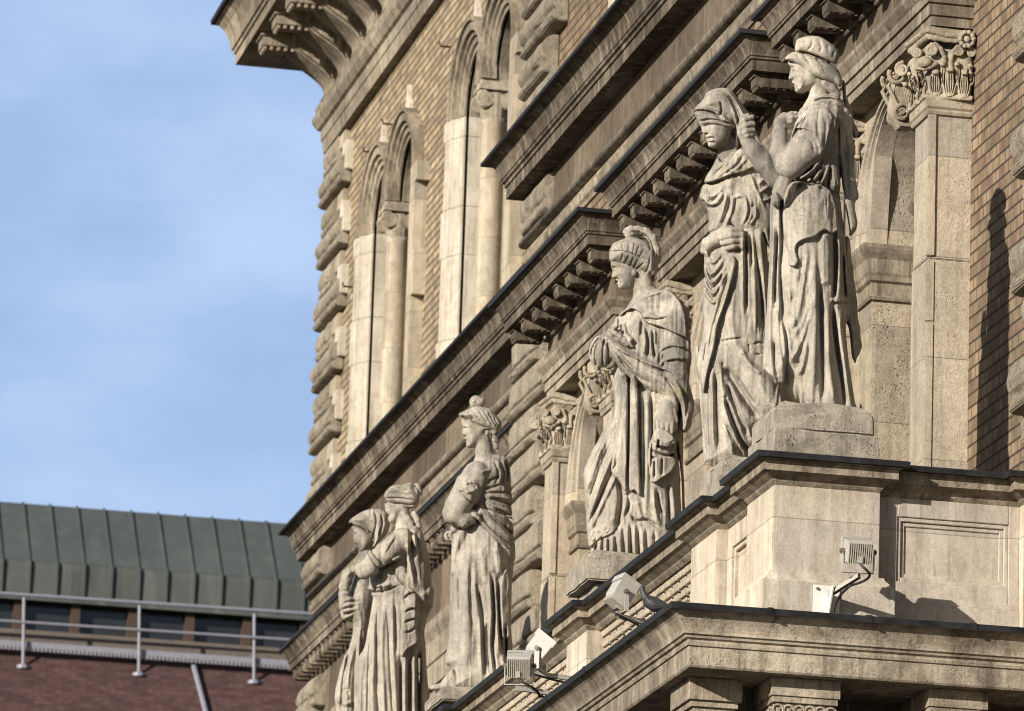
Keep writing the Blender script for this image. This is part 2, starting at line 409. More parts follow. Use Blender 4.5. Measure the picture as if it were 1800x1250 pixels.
class Carve:
    def __init__(s, x0, x1, y0, y1, d0, d1, res):
        s.res = res
        s.gx = np.arange(x0, x1, res, dtype=np.float32); s.gy = np.arange(y0, y1, res, dtype=np.float32); s.gd = np.arange(d0, d1, res, dtype=np.float32)
        s.F = np.full((len(s.gx), len(s.gy), len(s.gd)), 40.0, np.float32)
        s.D = np.zeros((len(s.gx), len(s.gy)), np.float32); s.K = np.ones_like(s.D)
        s.X2, s.Y2 = np.meshgrid(s.gx, s.gy, indexing='ij')
    def box(s, a, b, m, dr=None):
        def rg(g, lo, hi):
            i = int(np.clip(np.searchsorted(g, lo - m), 0, len(g) - 1)); j = int(np.clip(np.searchsorted(g, hi + m), i + 1, len(g)))
            return slice(i, j)
        sx, sy = rg(s.gx, a[0], b[0]), rg(s.gy, a[1], b[1])
        sd = rg(s.gd, *dr) if dr else slice(0, len(s.gd))
        return sx, sy, sd
    def put(s, sl, f, k):
        G = s.F[sl]
        if k > 0:
            h = np.clip(0.5 + 0.5 * (G - f) / k, 0, 1)
            s.F[sl] = G + (f - G) * h - k * h * (1 - h)
        else: s.F[sl] = np.minimum(G, f)
    def mass(s, poly, R, d=0.0, k=5.0, gx=0.0, gy=0.0, flat=1.0, sm=True):
        """rounded mass over a traced outline; d = depth of its middle, gx/gy tilt it"""
        P = pts(poly) if isinstance(poly, str) else poly
        P = spline(P, True) if sm else P
        sx, sy, _ = s.box(P.min(0), P.max(0), k + 8)
        X, Y = s.X2[sx, sy], s.Y2[sx, sy]
        sd = polysd(P, X, Y)
        c = P.mean(0)
        dc = d + gx * (X - c[0]) + gy * (Y - c[1])
        lo, hi = dc.min() - R * flat - k - 6, dc.max() + R * flat + k + 6
        _, _, sz = s.box(P[0], P[0], 0, (lo, hi))
        dd = np.abs(s.gd[None, None, sz] - dc[:, :, None]) / flat
        q = np.maximum(R + sd, 0)[:, :, None]
        f = np.sqrt(q * q + dd * dd) - R
        s.put((sx, sy, sz), f.astype(np.float32), k)
    def limb(s, P, k=4.0):
        """tapering limb through x,y,d,r stations"""
        P = pts(P) if isinstance(P, str) else np.array(P, float)
        for a, b in zip(P[:-1], P[1:]):
            r = max(a[3], b[3])
            lo, hi = np.minimum(a, b), np.maximum(a, b)
            sl = s.box(lo[:2] - r, hi[:2] + r, k + 5, (lo[2] - r, hi[2] + r))
            X, Y, Z = s.gx[sl[0]][:, None, None], s.gy[sl[1]][None, :, None], s.gd[sl[2]][None, None, :]
            d = b[:3] - a[:3]; q = max(float(d @ d), 1e-6)
            u = np.clip(((X - a[0]) * d[0] + (Y - a[1]) * d[1] + (Z - a[2]) * d[2]) / q, 0, 1)
            f = np.sqrt((X - a[0] - u * d[0]) ** 2 + (Y - a[1] - u * d[1]) ** 2 + (Z - a[2] - u * d[2]) ** 2) - (a[3] + (b[3] - a[3]) * u)
            s.put(sl, f.astype(np.float32), k)
    def ball(s, x, y, d, rx, ry=None, rd=None, k=3.0):
        ry = ry or rx; rd = rd or rx
        sl = s.box((x - rx, y - ry), (x + rx, y + ry), k + 5, (d - rd, d + rd))
        X, Y, Z = s.gx[sl[0]][:, None, None], s.gy[sl[1]][None, :, None], s.gd[sl[2]][None, None, :]
        f = (np.sqrt(((X - x) / rx) ** 2 + ((Y - y) / ry) ** 2 + ((Z - d) / rd) ** 2) - 1) * min(rx, ry, rd)
        s.put(sl, f.astype(np.float32), k)
    # chisel work on the visible side
    def ridge(s, path, wd, a, edge=0):
        P = spline(pts(path))
        sx, sy, _ = s.box(P.min(0), P.max(0), wd * 3.2)
        d, t, sd = segdist(P, s.X2[sx, sy], s.Y2[sx, sy])
        tp = np.clip(np.minimum(t, 1 - t) / 0.16, 0, 1); tp = 0.25 + 0.75 * tp * tp * (3 - 2 * tp)
        wl = wd
        if edge: wl = np.where(sd * edge > 0, wd * 0.35, wd * 1.5)
        s.D[sx, sy] += a * tp * np.exp(-(d / wl) ** 2)
    def folds(s, spec, wd, a, edge=0):
        for p in spec.strip().split('/'): s.ridge(p, wd, a, edge)
    def cuts(s, spec, wd, a): s.folds(spec, wd, -a)
    def layer(s, poly, h, soft=3.0):
        P = spline(pts(poly), True)
        sx, sy, _ = s.box(P.min(0), P.max(0), 3)
        sd = polysd(P, s.X2[sx, sy], s.Y2[sx, sy])
        u = np.clip(-sd / soft, 0, 1)
        s.D[sx, sy] += h * u * u * (3 - 2 * u)
    def plain(s, spec):
        """bare skin and other smooth areas: no fine cloth creases there"""
        for p in spec.split('/'):
            sd = polysd(spline(pts(p), True), s.X2, s.Y2)
            s.K *= np.clip(sd / 5 + 0.4, 0, 1).astype(np.float32)
    def skin(s, name, mat, origin, parent, seed=0, erode=0.28, cloth=0.0):
        F = s.F
        # soften the chisel marks a touch, then carve them in; a little weathering on top
        def soft(A, n):
            for ax in (0, 1):
                for _ in (0, 1):
                    P = np.concatenate([np.repeat(A.take([0], ax), n + 1, ax), A, np.repeat(A.take([-1], ax), n, ax)], ax).cumsum(ax)
                    m = A.shape[ax]
                    A = (P.take(range(2 * n + 1, 2 * n + 1 + m), ax) - P.take(range(0, m), ax)) / (2 * n + 1)
            return A
        D = 1.0 * s.D + 0.45 * (s.D - soft(s.D.astype(np.float64), 3)).astype(np.float32)
        rs = np.random.RandomState(seed)
        def cloud(n, n2=None):
            n2 = n2 or n
            g = rs.randn(int(len(s.gx) / n) + 3, int(len(s.gy) / n2) + 3)
            ix, iy = np.arange(len(s.gx)) / n, np.arange(len(s.gy)) / n2
            i, j = ix.astype(int), iy.astype(int); u, v = (ix - i)[:, None], (iy - j)[None, :]
            u, v = u * u * (3 - 2 * u), v * v * (3 - 2 * v)
            a = g[i][:, j] * (1 - u) + g[i + 1][:, j] * u
            b = g[i][:, j + 1] * (1 - u) + g[i + 1][:, j + 1] * u
            return a * (1 - v) + b * v
        D = D + erode * (0.45 * cloud(9) + 0.28 * cloud(4)).astype(np.float32)
        if cloth:
            q = cloud(3.4, 24) * 0.7 + cloud(6, 40)
            D = D + (cloth * s.K * (0.9 - 1.5 * np.abs(q) ** 0.8)).astype(np.float32)
        F -= D[:, :, None]
        F[0] = F[-1] = 5; F[:, 0] = F[:, -1] = 5; F[:, :, 0] = F[:, :, -1] = 5
        N = F < 0
        nx, ny, nz = F.shape
        cnt = np.zeros((nx - 1, ny - 1, nz - 1), np.uint8)
        for a in (0, 1):
            for b in (0, 1):
                for c in (0, 1):
                    cnt += N[a:nx - 1 + a, b:ny - 1 + b, c:nz - 1 + c]
        I, J, K = np.nonzero((cnt > 0) & (cnt < 8))
        idx = np.full(cnt.shape, -1, np.int32); idx[I, J, K] = np.arange(len(I))
        acc = np.zeros((len(I), 3), np.float32); num = np.zeros(len(I), np.float32)
        cor = [(a, b, c) for a in (0, 1) for b in (0, 1) for c in (0, 1)]
        for p in cor:
            for ax in range(3):
                if p[ax] == 1: continue
                q = list(p); q[ax] = 1
                f0 = F[I + p[0], J + p[1], K + p[2]]; f1 = F[I + q[0], J + q[1], K + q[2]]
                m = (f0 < 0) != (f1 < 0)
                u = np.where(m, f0 / np.where(m, f0 - f1, 1), 0)
                for b in range(3):
                    acc[:, b] += np.where(m, p[b] + (u if b == ax else 0), 0)
                num += m
        V = acc / np.maximum(num, 1)[:, None] + np.stack([I, J, K], 1)
        x = s.gx[0] + V[:, 0] * s.res; y = s.gy[0] + V[:, 1] * s.res; d = s.gd[0] + V[:, 2] * s.res
        quads = []
        for ax in range(3):
            sl0 = [slice(None)] * 3; sl1 = [slice(None)] * 3
            sl0[ax] = slice(0, -1); sl1[ax] = slice(1, None)
            A, B = N[tuple(sl0)], N[tuple(sl1)]
            E = np.argwhere(A != B)
            o1, o2 = [b for b in range(3) if b != ax]
            E = E[(E[:, o1] > 0) & (E[:, o2] > 0) & (E[:, o1] < cnt.shape[o1]) & (E[:, o2] < cnt.shape[o2])]
            def g(e1, e2):
                q = E.copy(); q[:, o1] -= e1; q[:, o2] -= e2
                return idx[q[:, 0], q[:, 1], q[:, 2]]
            Q = np.stack([g(0, 0), g(1, 0), g(1, 1), g(0, 1)], 1)
            fl = A[E[:, 0], E[:, 1], E[:, 2]] ^ (ax == 1)
            Q = np.where(fl[:, None], Q, Q[:, ::-1])
            quads.append(Q[(Q >= 0).all(1)])
        Q = np.vstack(quads)[:, ::-1]
        # into the world: the figure stands upright at its place on the parapet
        hv = np.array([math.sin(YAW), math.cos(YAW), 0.0])
        h0 = float((np.array(origin) - EYE) @ hv)
        R = FW[None, :] + RT[None, :] * ((x - 900) / FPX)[:, None] - UP[None, :] * ((y - 625) / FPX)[:, None]
        k = (h0 - d * (h0 / FPX)) / (R @ hv)
        Pw = EYE[None, :] + R * k[:, None] - np.array(origin)[None, :]
        me = bpy.data.meshes.new(name)
        me.vertices.add(len(Pw)); me.vertices.foreach_set('co', Pw.astype(np.float32).ravel())
        me.loops.add(Q.size); me.loops.foreach_set('vertex_index', Q.astype(np.int32).ravel())
        me.polygons.add(len(Q)); me.polygons.foreach_set('loop_start', np.arange(0, Q.size, 4, dtype=np.int32))
        me.polygons.foreach_set('use_smooth', np.ones(len(Q), bool))
        me.update(calc_edges=True); me.validate()
        me.materials.append(mat)
        o = bpy.data.objects.new(name, me); C.objects.link(o)
        o.parent = parent
        return o
def statue_thing(label, x, y, z=9.56):
    return thing('statue', label, 'statue', (x, y, z), 'stone statues on the parapet')
def rock(name, mat, parent, x0, x1, y0, y1, z0, z1, seed=1, cut=0.02):
    """roughly dressed block"""
    rn = random.Random(seed); mb = MB()
    j = lambda a=0.008: rn.uniform(-a, a)
    n = 5; rings = []
    for zz, e in ((z0, 0), (z0 + (z1 - z0) * 0.5, 0.0), (z1 - cut, 0.0), (z1, cut)):
        P = []
        cs = [(x0 + e, y0 + e), (x1 - e, y0 + e), (x1 - e, y1 - e), (x0 + e, y1 - e)]
        for a, b in zip(cs, cs[1:] + cs[:1]):
            for q in range(n): P.append((a[0] + (b[0] - a[0]) * q / n + j(), a[1] + (b[1] - a[1]) * q / n + j(), zz + j(0.012) * (zz > z0)))
        rings.append(P)
    mb.loft(rings)
    o = mb.build(name, mat, None, bevel=0.012)
    o.parent = parent; o.location = -Vector(parent.location)
    return o
# ------------------------------------------------------------------ ground
W, XF, W2 = 10.85, 10.55, 12.05          # brick plane of the projecting bay, its pilaster plane, brick plane of the wing
YE, YW = 50.3, 67.8                      # far ends of the projecting bay and of the wing
t = NT('street_asphalt')
street = MB().quadbox(-400, 500, -200, 900, -0.5, 0.0).build('street', t.done(t.mix(t.noise(2.0, 5), (0.03, 0.029, 0.028), (0.05, 0.048, 0.045)), 0.9))
street['kind'] = 'structure'

# ------------------------------------------------------------------ the palace
pal = thing('palace_building', 'ornate sandstone and yellow brick palace front with stepped cornices, arches and statues', 'building', (12, 40, 0))
PAL = pal
_inv = Vector((-12, -40, 0))
def part(mb, name, mat, parent=None, **k):
    """a mesh of the palace, geometry given in world metres"""
    p = parent or pal
    o = mb.build(name, mat, None, **k)
    o.parent = p
    if p is pal: o.location = _inv
    return o

walls = MB()
for a, b in ((31.0, 36.07), (38.79, 40.02), (43.86, 45.4), (48.02, YE)):
    walls.quadbox(W, W + 0.6, a, b, 7.0, 14.2)
walls.quadbox(W, W + 0.6, 31.0, YE, 14.2, 26.0)
walls.quadbox(W + 0.6, 13.0, YE - 0.4, YE, 7.0, 26.0)
part(walls, 'brick_wall', M['brick'])

# --- aedicules of the projecting bay
def leaf(mb, base, n, tv, h, wd, curl, nu=7, nv=8):
    b = len(mb.v); n = Vector(n); tv = Vector(tv); base = Vector(base)
    for side in (0, 1):
        for j in range(nv + 1):
            v = j / nv
            wv = wd * (0.55 + 0.45 * math.sin(math.pi * min(1, v * 1.15 + 0.12))) * (1.0 + 0.14 * math.cos(v * 22))
            if v > 0.85: wv *= 1 - (v - 0.85) * 3.2
            out = curl * (0.15 + 0.25 * v + 0.9 * max(0, v - 0.45) ** 2 * 3.3)
            zz = h * (v if v < 0.8 else 0.8 + (v - 0.8) * 0.25 - 2.6 * max(0, v - 0.9) ** 1.0 * 0.5)
            for i in range(nu + 1):
                u = i / nu * 2 - 1
                rib = 0.012 * math.cos(u * 7.5) * (1 - 0.4 * v) - 0.014 * u * u
                mb.v.append(tuple(base + tv * (u * wv * 0.5) + Vector((0, 0, zz)) + n * (out + rib - side * 0.02)))
    m = (nu + 1) * (nv + 1)
    for j in range(nv):
        for i in range(nu):
            a = b + j * (nu + 1) + i
            mb.f.append((a, a + 1, a + nu + 2, a + nu + 1))
            mb.f.append((a + m, a + m + nu + 1, a + m + nu + 2, a + m + 1))
def volute(mb, c, d, r, th, turns=1.75, sgn=1):
    """spiral scroll in the vertical plane containing direction d"""
    d = Vector(d).normalized(); pts, rr = [], []
    for k in range(30):
        f = k / 29
        a = math.pi / 2 - sgn * 0 - f * turns * 2 * math.pi
        q = r * (1 - 0.82 * f)
        pts.append(Vector(c) + d * (q * math.cos(a)) + Vector((0, 0, q * math.sin(a)))); rr.append(th * (1 - 0.5 * f))
    mb.tube(pts, rr, 7)
    mb.tube([Vector(c) - d.cross(Vector((0, 0, 1))) * th * 1.2, Vector(c) + d.cross(Vector((0, 0, 1))) * th * 1.2], th * 0.9, 8)
CAP = {}
def capital(y0, y1, parent):
    if CAP:
        c = CAP['o'].copy(); C.objects.link(c); c.parent = parent
        c.location = CAP['o'].location + Vector((0, y0 - 36.07, 0)); return c
    c = Carve(1558, 1728, 38, 212, -128, 34, 0.95)
    c.mass('1632,172 1706,176 1710,130 1711,90 1632,84', 16, -16, 3, sm=False)
    F_ = lambda x, y, d, q: (x - 32 * q, y + 28 * q, d - 105 * q)
    for y in (166, 150, 134, 118, 102, 88):
        a, b = (1640, y, -18), F_(1640, y, -18, 1.0)
        c.limb([a + (13,), b + (13,)], 4)
    c.mass('1627,45 1714,56 1713,64 1690,69 1660,66 1628,57', 6, 2, 1, sm=False); c.mass('1630,58 1712,66 1711,74 1690,77 1660,75 1631,70', 6, -2, 1, sm=False)
    c.limb([(1632, 52, 0, 6), F_(1630, 50, 0, 1.05) + (6,)], 1); c.limb([(1634, 63, -4, 6), F_(1633, 62, -4, 1.0) + (6,)], 1)
    c.limb('1628,168,-2,5 1706,173,-2,5', 1); c.limb([(1629, 168, -2, 5), F_(1629, 168, -2, 1.0) + (5,)], 1)
    def vol(x, y, d, r, th, s=1, dd=0.0):
        P = []
        for k in range(26):
            f = k / 25; a = math.pi * 0.5 + s * f * 3.6 * math.pi; q = r * (1 - 0.85 * f)
            P.append((x + q * math.cos(a), y - q * math.sin(a), d + dd * q * math.cos(a), th * (1 - 0.45 * f)))
        c.limb(P, 0.8); c.ball(x, y, d, th * 0.9, k=0.6)
    vol(1637, 88, 8, 10.5, 3.4, -1); vol(1612, 92, -20, 10, 3.4, 1, 1.2); vol(1586, 122, -98, 12, 3.6, 1, 0.6); vol(1687, 90, 6, 8.5, 3.0, 1); vol(1707, 92, 2, 8, 2.8, -1)
    for k in range(10):
        a = k * 2 * math.pi / 10
        c.ball(1700 + 11.5 * math.cos(a), 69 + 12.5 * math.sin(a), 9, 4.6, 4.6, 6, 1)
    c.ball(1700, 69, 13, 6, 6.5, 7, 1)
    c.ball(1626, 109, 8, 12.5, 10.5, 11, 1.5); c.limb('1646,112,6,4 1634,118,8,5 1622,121,4,4 1610,120,-2,3', 1)
    c.limb('1644,78,4,4.5 1654,86,5,4 1660,100,3,4 1661,124,0,4', 1.5); c.limb('1684,82,5,4 1676,90,5,4 1672,104,3,4 1671,124,0,4', 1.5)
    def lf(x, y, d, w, h, tx=0.0):
        c.mass(np.array([(x - w * .32, y), (x + w * .32, y), (x + w * .52, y - h * .45), (x + w * .42 + tx * .6, y - h * .8), (x + tx, y - h), (x - w * .42 + tx * .6, y - h * .8), (x - w * .52, y - h * .45)]), 7, d, 1.2)
        c.ball(x + tx, y - h * .93, d + 8, w * .34, 4.6, 6, 1.5)
        for u in (-.36, -.18, 0, .18, .36):
            c.cuts('%f,%f %f,%f %f,%f' % (x + u * w * .5, y - 2, x + u * w * 1.0, y - h * .4, x + u * w * .9 + tx * .5, y - h * .82), 1.0, 3.6)
    for x, y, d, w, h in ((1645, 168, -1, 22, 44), (1669, 169, 0, 24, 50), (1695, 171, -1, 22, 46)):
        lf(x, y, d, w, h)
    lf(1657, 152, -3, 16, 42); lf(1683, 150, -3, 16, 40); lf(1706, 150, -3, 12, 36)
    for q in (0.12, 0.5, 0.9):
        x, y, d = F_(1628, 168, 0, q); lf(x, y, d, 15, 48, -8)
    for q in (0.3, 0.7):
        x, y, d = F_(1630, 150, -4, q); lf(x, y, d, 13, 42, -9)
    org = np.array((10.62, 36.05, 12.8))
    o = c.skin('capital', M['capital'], org, parent, 21, 0.5)
    o.location = Vector(org) + _inv - parent.location if parent is not pal else Vector(org) + _inv
    o.location = Vector(org)
    CAP['o'] = o
    return o
def keystone(yc, zb, parent):
    mb = MB()
    prof = []
    for k in range(17):
        f = k / 16
        z = zb + 0.46 * f
        o = 0.05 + 0.10 * f + 0.035 * math.sin(f * 2 * math.pi * 1.0)
        prof.append((10.72 - o, z))
    mb.extr_y([(10.76, zb)] + prof + [(10.76, zb + 0.46)], yc - 0.07, yc + 0.07)
    for yy in (yc - 0.085, yc + 0.085):
        volute(mb, (10.63, yy, zb + 0.36), (-1, 0, 0), 0.066, 0.019)
        volute(mb, (10.67, yy, zb + 0.09), (-1, 0, 0), 0.055, 0.018)
    for s in (-1, 1):
        mb.tube([(10.63, yc + s * 0.07, zb + 0.42), (10.57, yc + s * 0.075, zb + 0.28), (10.655, yc + s * 0.07, zb + 0.12)], 0.016, 6)
    return part(mb, 'keystone', M['capital'], parent)

def bay(y0, y1, r_in, r_out, zs, first):
    yc = 0.5 * (y0 + y1); pw = 0.38; X0, X1 = 10.73, 11.20
    a, b = y0 + pw, y1 - pw
    zi = 13.03 - r_in                      # the opening is stilted: its curve springs above the impost
    mb = MB()
    # piers and spandrel round the arched opening
    mb.quadbox(X0, X1, yc + r_in, b, 7.0, zi); mb.quadbox(X0, X1, a, yc - r_in, 7.0, zi)
    rings = []
    ys = [a] + [yc - r_in * math.cos(math.pi * k / 24) for k in range(25)] + [b]
    for y in ys:
        q = max(0.0, r_in ** 2 - (y - yc) ** 2) ** 0.5
        rings.append([(X0, y, zi + q), (X0, y, 13.14), (X1, y, 13.14), (X1, y, zi + q)])
    mb.loft(rings)
    wl = part(mb, 'arch_wall', M['rough'])
    mb = MB(); rings = []
    for k in range(41):
        th = math.pi * k / 40
        c_, s_ = math.cos(th), math.sin(th)
        po = np.array((yc + r_out * c_, zs + (13.08 - zs) * s_))
        g = min(1.0, max(0.0, abs(c_) - 0.0))
        pi_ = np.array((yc + r_in * c_, zi + r_in * s_))
        pi_[1] -= (zi - zs) * max(0.0, (abs(c_) - 0.85) / 0.15)
        L = lambda f: tuple(pi_ + (po - pi_) * f)
        rings.append([(X, *L(f)) for X, f in ((X0 + 0.1, -0.012), (X0 - 0.03, -0.012), (X0 - 0.03, 0.12), (X0 - 0.012, 0.15), (X0 - 0.02, 0.50), (X0 - 0.045, 0.53), (X0 - 0.045, 0.74), (X0 - 0.065, 0.78), (X0 - 0.07, 1.0), (X0 + 0.01, 1.0))])
    mb.loft(rings)
    part(mb, 'archivolt', M['pale'], wl)
    for s in (1, -1):
        path = [(X1, yc + r_in), (X0, yc + r_in), (X0, b)] if s > 0 else [(X0, a), (X0, yc - r_in), (X1, yc - r_in)]
        mb = MB().sweep(path, [(-0.05, zs - 0.40), (0.022, zs - 0.395), (0.03, zs - 0.375), (0.012, zs - 0.36), (0.012, zs - 0.27), (0.035, zs - 0.255), (0.04, zs - 0.22), (0.05, zs - 0.20), (0.055, zs - 0.10), (0.085, zs - 0.06), (0.10, zs - 0.03), (0.10, zs), (-0.05, zs + 0.002)])
        part(mb, 'impost', M['arch'], wl)
    part(MB().quadbox(X1, X1 + 0.1, a - 0.2, b + 0.2, 7.0, 13.1), 'niche_back', M['rough'], wl)
    keystone(yc - (0.16 if first else 0.0), 12.73, wl)
    for p0 in (y0, y1 - pw):
        mb = MB()
        mb.quadbox(XF, W + 0.1, p0, p0 + pw, 7.0, 11.47)
        mb.quadbox(XF + 0.006, W + 0.1, p0 + 0.006, p0 + pw - 0.006, 11.475, 12.625)
        # raised margins on the near side and the front
        for z0, z1 in ((7.0, 11.02), (11.03, 11.46), (11.49, 12.50)):
            mb.quadbox(XF - 0.008, XF + 0.05, p0 - 0.008, p0 + 0.03, z0, z1)
        pl = part(mb, 'pilaster', M['pale'], bevel=0.006)
        path = [(W + 0.02, p0), (XF, p0), (XF, p0 + pw), (W + 0.02, p0 + pw)]
        part(MB().sweep(path, [(-0.02, 12.49), (0.012, 12.495), (0.02, 12.515), (0.012, 12.53), (0.026, 12.545), (0.03, 12.60), (0.02, 12.63), (-0.02, 12.635)]), 'necking', M['capital'], pl)
        capital(p0, p0 + pw, pl)
    path = [(W + 0.02, y0), (XF, y0), (XF, y1), (W + 0.02, y1)]
    B = -0.28
    ar = part(MB().sweep(path, [(B, 13.132), (0.0, 13.132), (0.0, 13.20), (0.016, 13.204), (0.016, 13.285), (0.034, 13.29), (0.034, 13.352), (0.05, 13.37), (0.075, 13.405), (0.08, 13.435), (B, 13.44)]), 'architrave', M['arch'])
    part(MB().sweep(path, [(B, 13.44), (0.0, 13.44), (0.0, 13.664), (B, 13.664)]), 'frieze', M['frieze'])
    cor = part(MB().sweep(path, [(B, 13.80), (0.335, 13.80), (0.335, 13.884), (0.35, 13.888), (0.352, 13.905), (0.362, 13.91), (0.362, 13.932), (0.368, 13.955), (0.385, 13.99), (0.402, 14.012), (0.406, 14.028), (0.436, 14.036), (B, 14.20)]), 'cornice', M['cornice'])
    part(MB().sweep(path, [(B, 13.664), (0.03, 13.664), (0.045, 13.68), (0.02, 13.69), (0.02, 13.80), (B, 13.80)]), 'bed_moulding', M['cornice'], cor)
    part(MB().sweep(path, [(B, 14.20), (0.436, 14.038), (0.462, 14.045), (0.464, 14.078), (0.44, 14.083), (B, 14.225)]), 'gutter_flashing', M['lead'], cor)
    n = max(4, round((y1 - y0 + 0.5) / 0.37))
    src = None
    for k in range(n):
        yy = y0 - 0.20 + (y1 - y0 + 0.40) * k / (n - 1)
        if src is None:
            mb = MB()
            # block with a cap fillet and a row of drops underneath, local to its own spot
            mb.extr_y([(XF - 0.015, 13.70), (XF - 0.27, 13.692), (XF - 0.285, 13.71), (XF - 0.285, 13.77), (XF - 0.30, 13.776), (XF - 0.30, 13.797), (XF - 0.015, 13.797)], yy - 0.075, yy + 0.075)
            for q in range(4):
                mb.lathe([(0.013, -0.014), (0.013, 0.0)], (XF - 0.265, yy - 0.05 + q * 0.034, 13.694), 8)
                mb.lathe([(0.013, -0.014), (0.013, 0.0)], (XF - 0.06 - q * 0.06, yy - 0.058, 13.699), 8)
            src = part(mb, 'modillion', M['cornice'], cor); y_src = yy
        else:
            inst(src, (0, yy - y_src, 0), cor)
    for xx in (XF + 0.06, XF - 0.20 + 0.0):
        if first or True:
            mb = MB().extr_x([(y0 - 0.015, 13.70), (y0 - 0.27, 13.692), (y0 - 0.285, 13.71), (y0 - 0.285, 13.77), (y0 - 0.30, 13.776), (y0 - 0.30, 13.797), (y0 - 0.015, 13.797)], xx - 0.075, xx + 0.075)
            if xx > XF: part(mb, 'modillion', M['cornice'], cor)
bay(36.07, 38.79, 0.64, 0.96, 12.07, True)
bay(40.02, 43.86, 1.0, 1.5, 12.00, False)
bay(45.40, 48.02, 0.62, 0.92, 12.07, False)

# --- main cornice, frieze and roll moulding: projecting bay and wing share one profile
pr_corn = [(-0.1, 15.63), (0.205, 15.63), (0.205, 15.738), (0.222, 15.742), (0.222, 15.775), (0.245, 15.785), (0.25, 15.805), (0.262, 15.812), (0.266, 15.84), (0.274, 15.88), (0.30, 15.94), (0.335, 15.972), (0.37, 15.985), (-0.1, 16.08)]
pr_lead = [(-0.06, 16.077), (0.37, 15.988), (0.415, 15.985), (0.42, 16.012), (0.39, 16.02), (-0.06, 16.10)]
pr_roll = [(0.045 + 0.05 * math.cos(a), 15.17 + 0.05 * math.sin(a)) for a in [math.pi * 2 * k / 14 for k in range(14)]]
pr_band = [(-0.1, 14.93), (0.02, 14.93), (0.028, 14.96), (0.05, 14.985), (0.055, 15.05), (0.03, 15.065), (0.03, 15.11), (-0.1, 15.115)]
pr_fr = [(-0.1, 15.215), (0.014, 15.215), (0.014, 15.63), (-0.1, 15.63)]
for path in ([(W, 31.0), (W, YE), (12.2, YE)], [(W2, YE + 0.01), (W2, YW), (14.0, YW)]):
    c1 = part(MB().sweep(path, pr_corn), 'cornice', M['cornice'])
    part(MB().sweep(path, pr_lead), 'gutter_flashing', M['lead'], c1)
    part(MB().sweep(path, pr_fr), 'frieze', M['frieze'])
    part(MB().sweep(path, pr_roll), 'roll_moulding', M['arch'], smooth=True)
    part(MB().sweep(path, pr_band), 'string_course', M['arch'])

# --- wing: lower cornice with blocks, brick storey with paired arched windows
wp = [(W2, YE + 0.01), (W2, YW), (14.0, YW)]
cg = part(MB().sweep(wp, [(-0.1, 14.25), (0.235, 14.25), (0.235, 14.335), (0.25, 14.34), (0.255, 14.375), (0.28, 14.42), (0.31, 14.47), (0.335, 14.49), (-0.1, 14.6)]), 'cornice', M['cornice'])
part(MB().sweep(wp, [(-0.05, 14.6), (0.335, 14.493), (0.355, 14.495), (0.36, 14.53), (-0.05, 14.63)]), 'gutter_flashing', M['lead'], cg)
src = None
for k in range(44):
    yy = YW + 0.1 - 0.27 * k
    if yy < 56: break
    if src is None:
        src = part(MB().extr_y([(W2 - 0.01, 14.13), (W2 - 0.18, 14.125), (W2 - 0.2, 14.15), (W2 - 0.2, 14.22), (W2 - 0.212, 14.225), (W2 - 0.212, 14.247), (W2 - 0.01, 14.247)], yy - 0.07, yy + 0.07), 'modillion', M['cornice'], cg)
    else: inst(src, (0, -0.27 * k, 0), cg)
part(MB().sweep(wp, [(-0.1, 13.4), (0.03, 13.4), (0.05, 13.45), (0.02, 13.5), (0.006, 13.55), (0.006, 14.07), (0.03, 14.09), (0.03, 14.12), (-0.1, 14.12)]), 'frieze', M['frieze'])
part(MB().sweep(wp, [(-0.1, 12.7), (0.05, 12.7), (0.05, 12.95), (0.07, 12.96), (0.07, 13.2), (0.12, 13.3), (0.12, 13.4), (-0.1, 13.4)]), 'architrave', M['arch'])

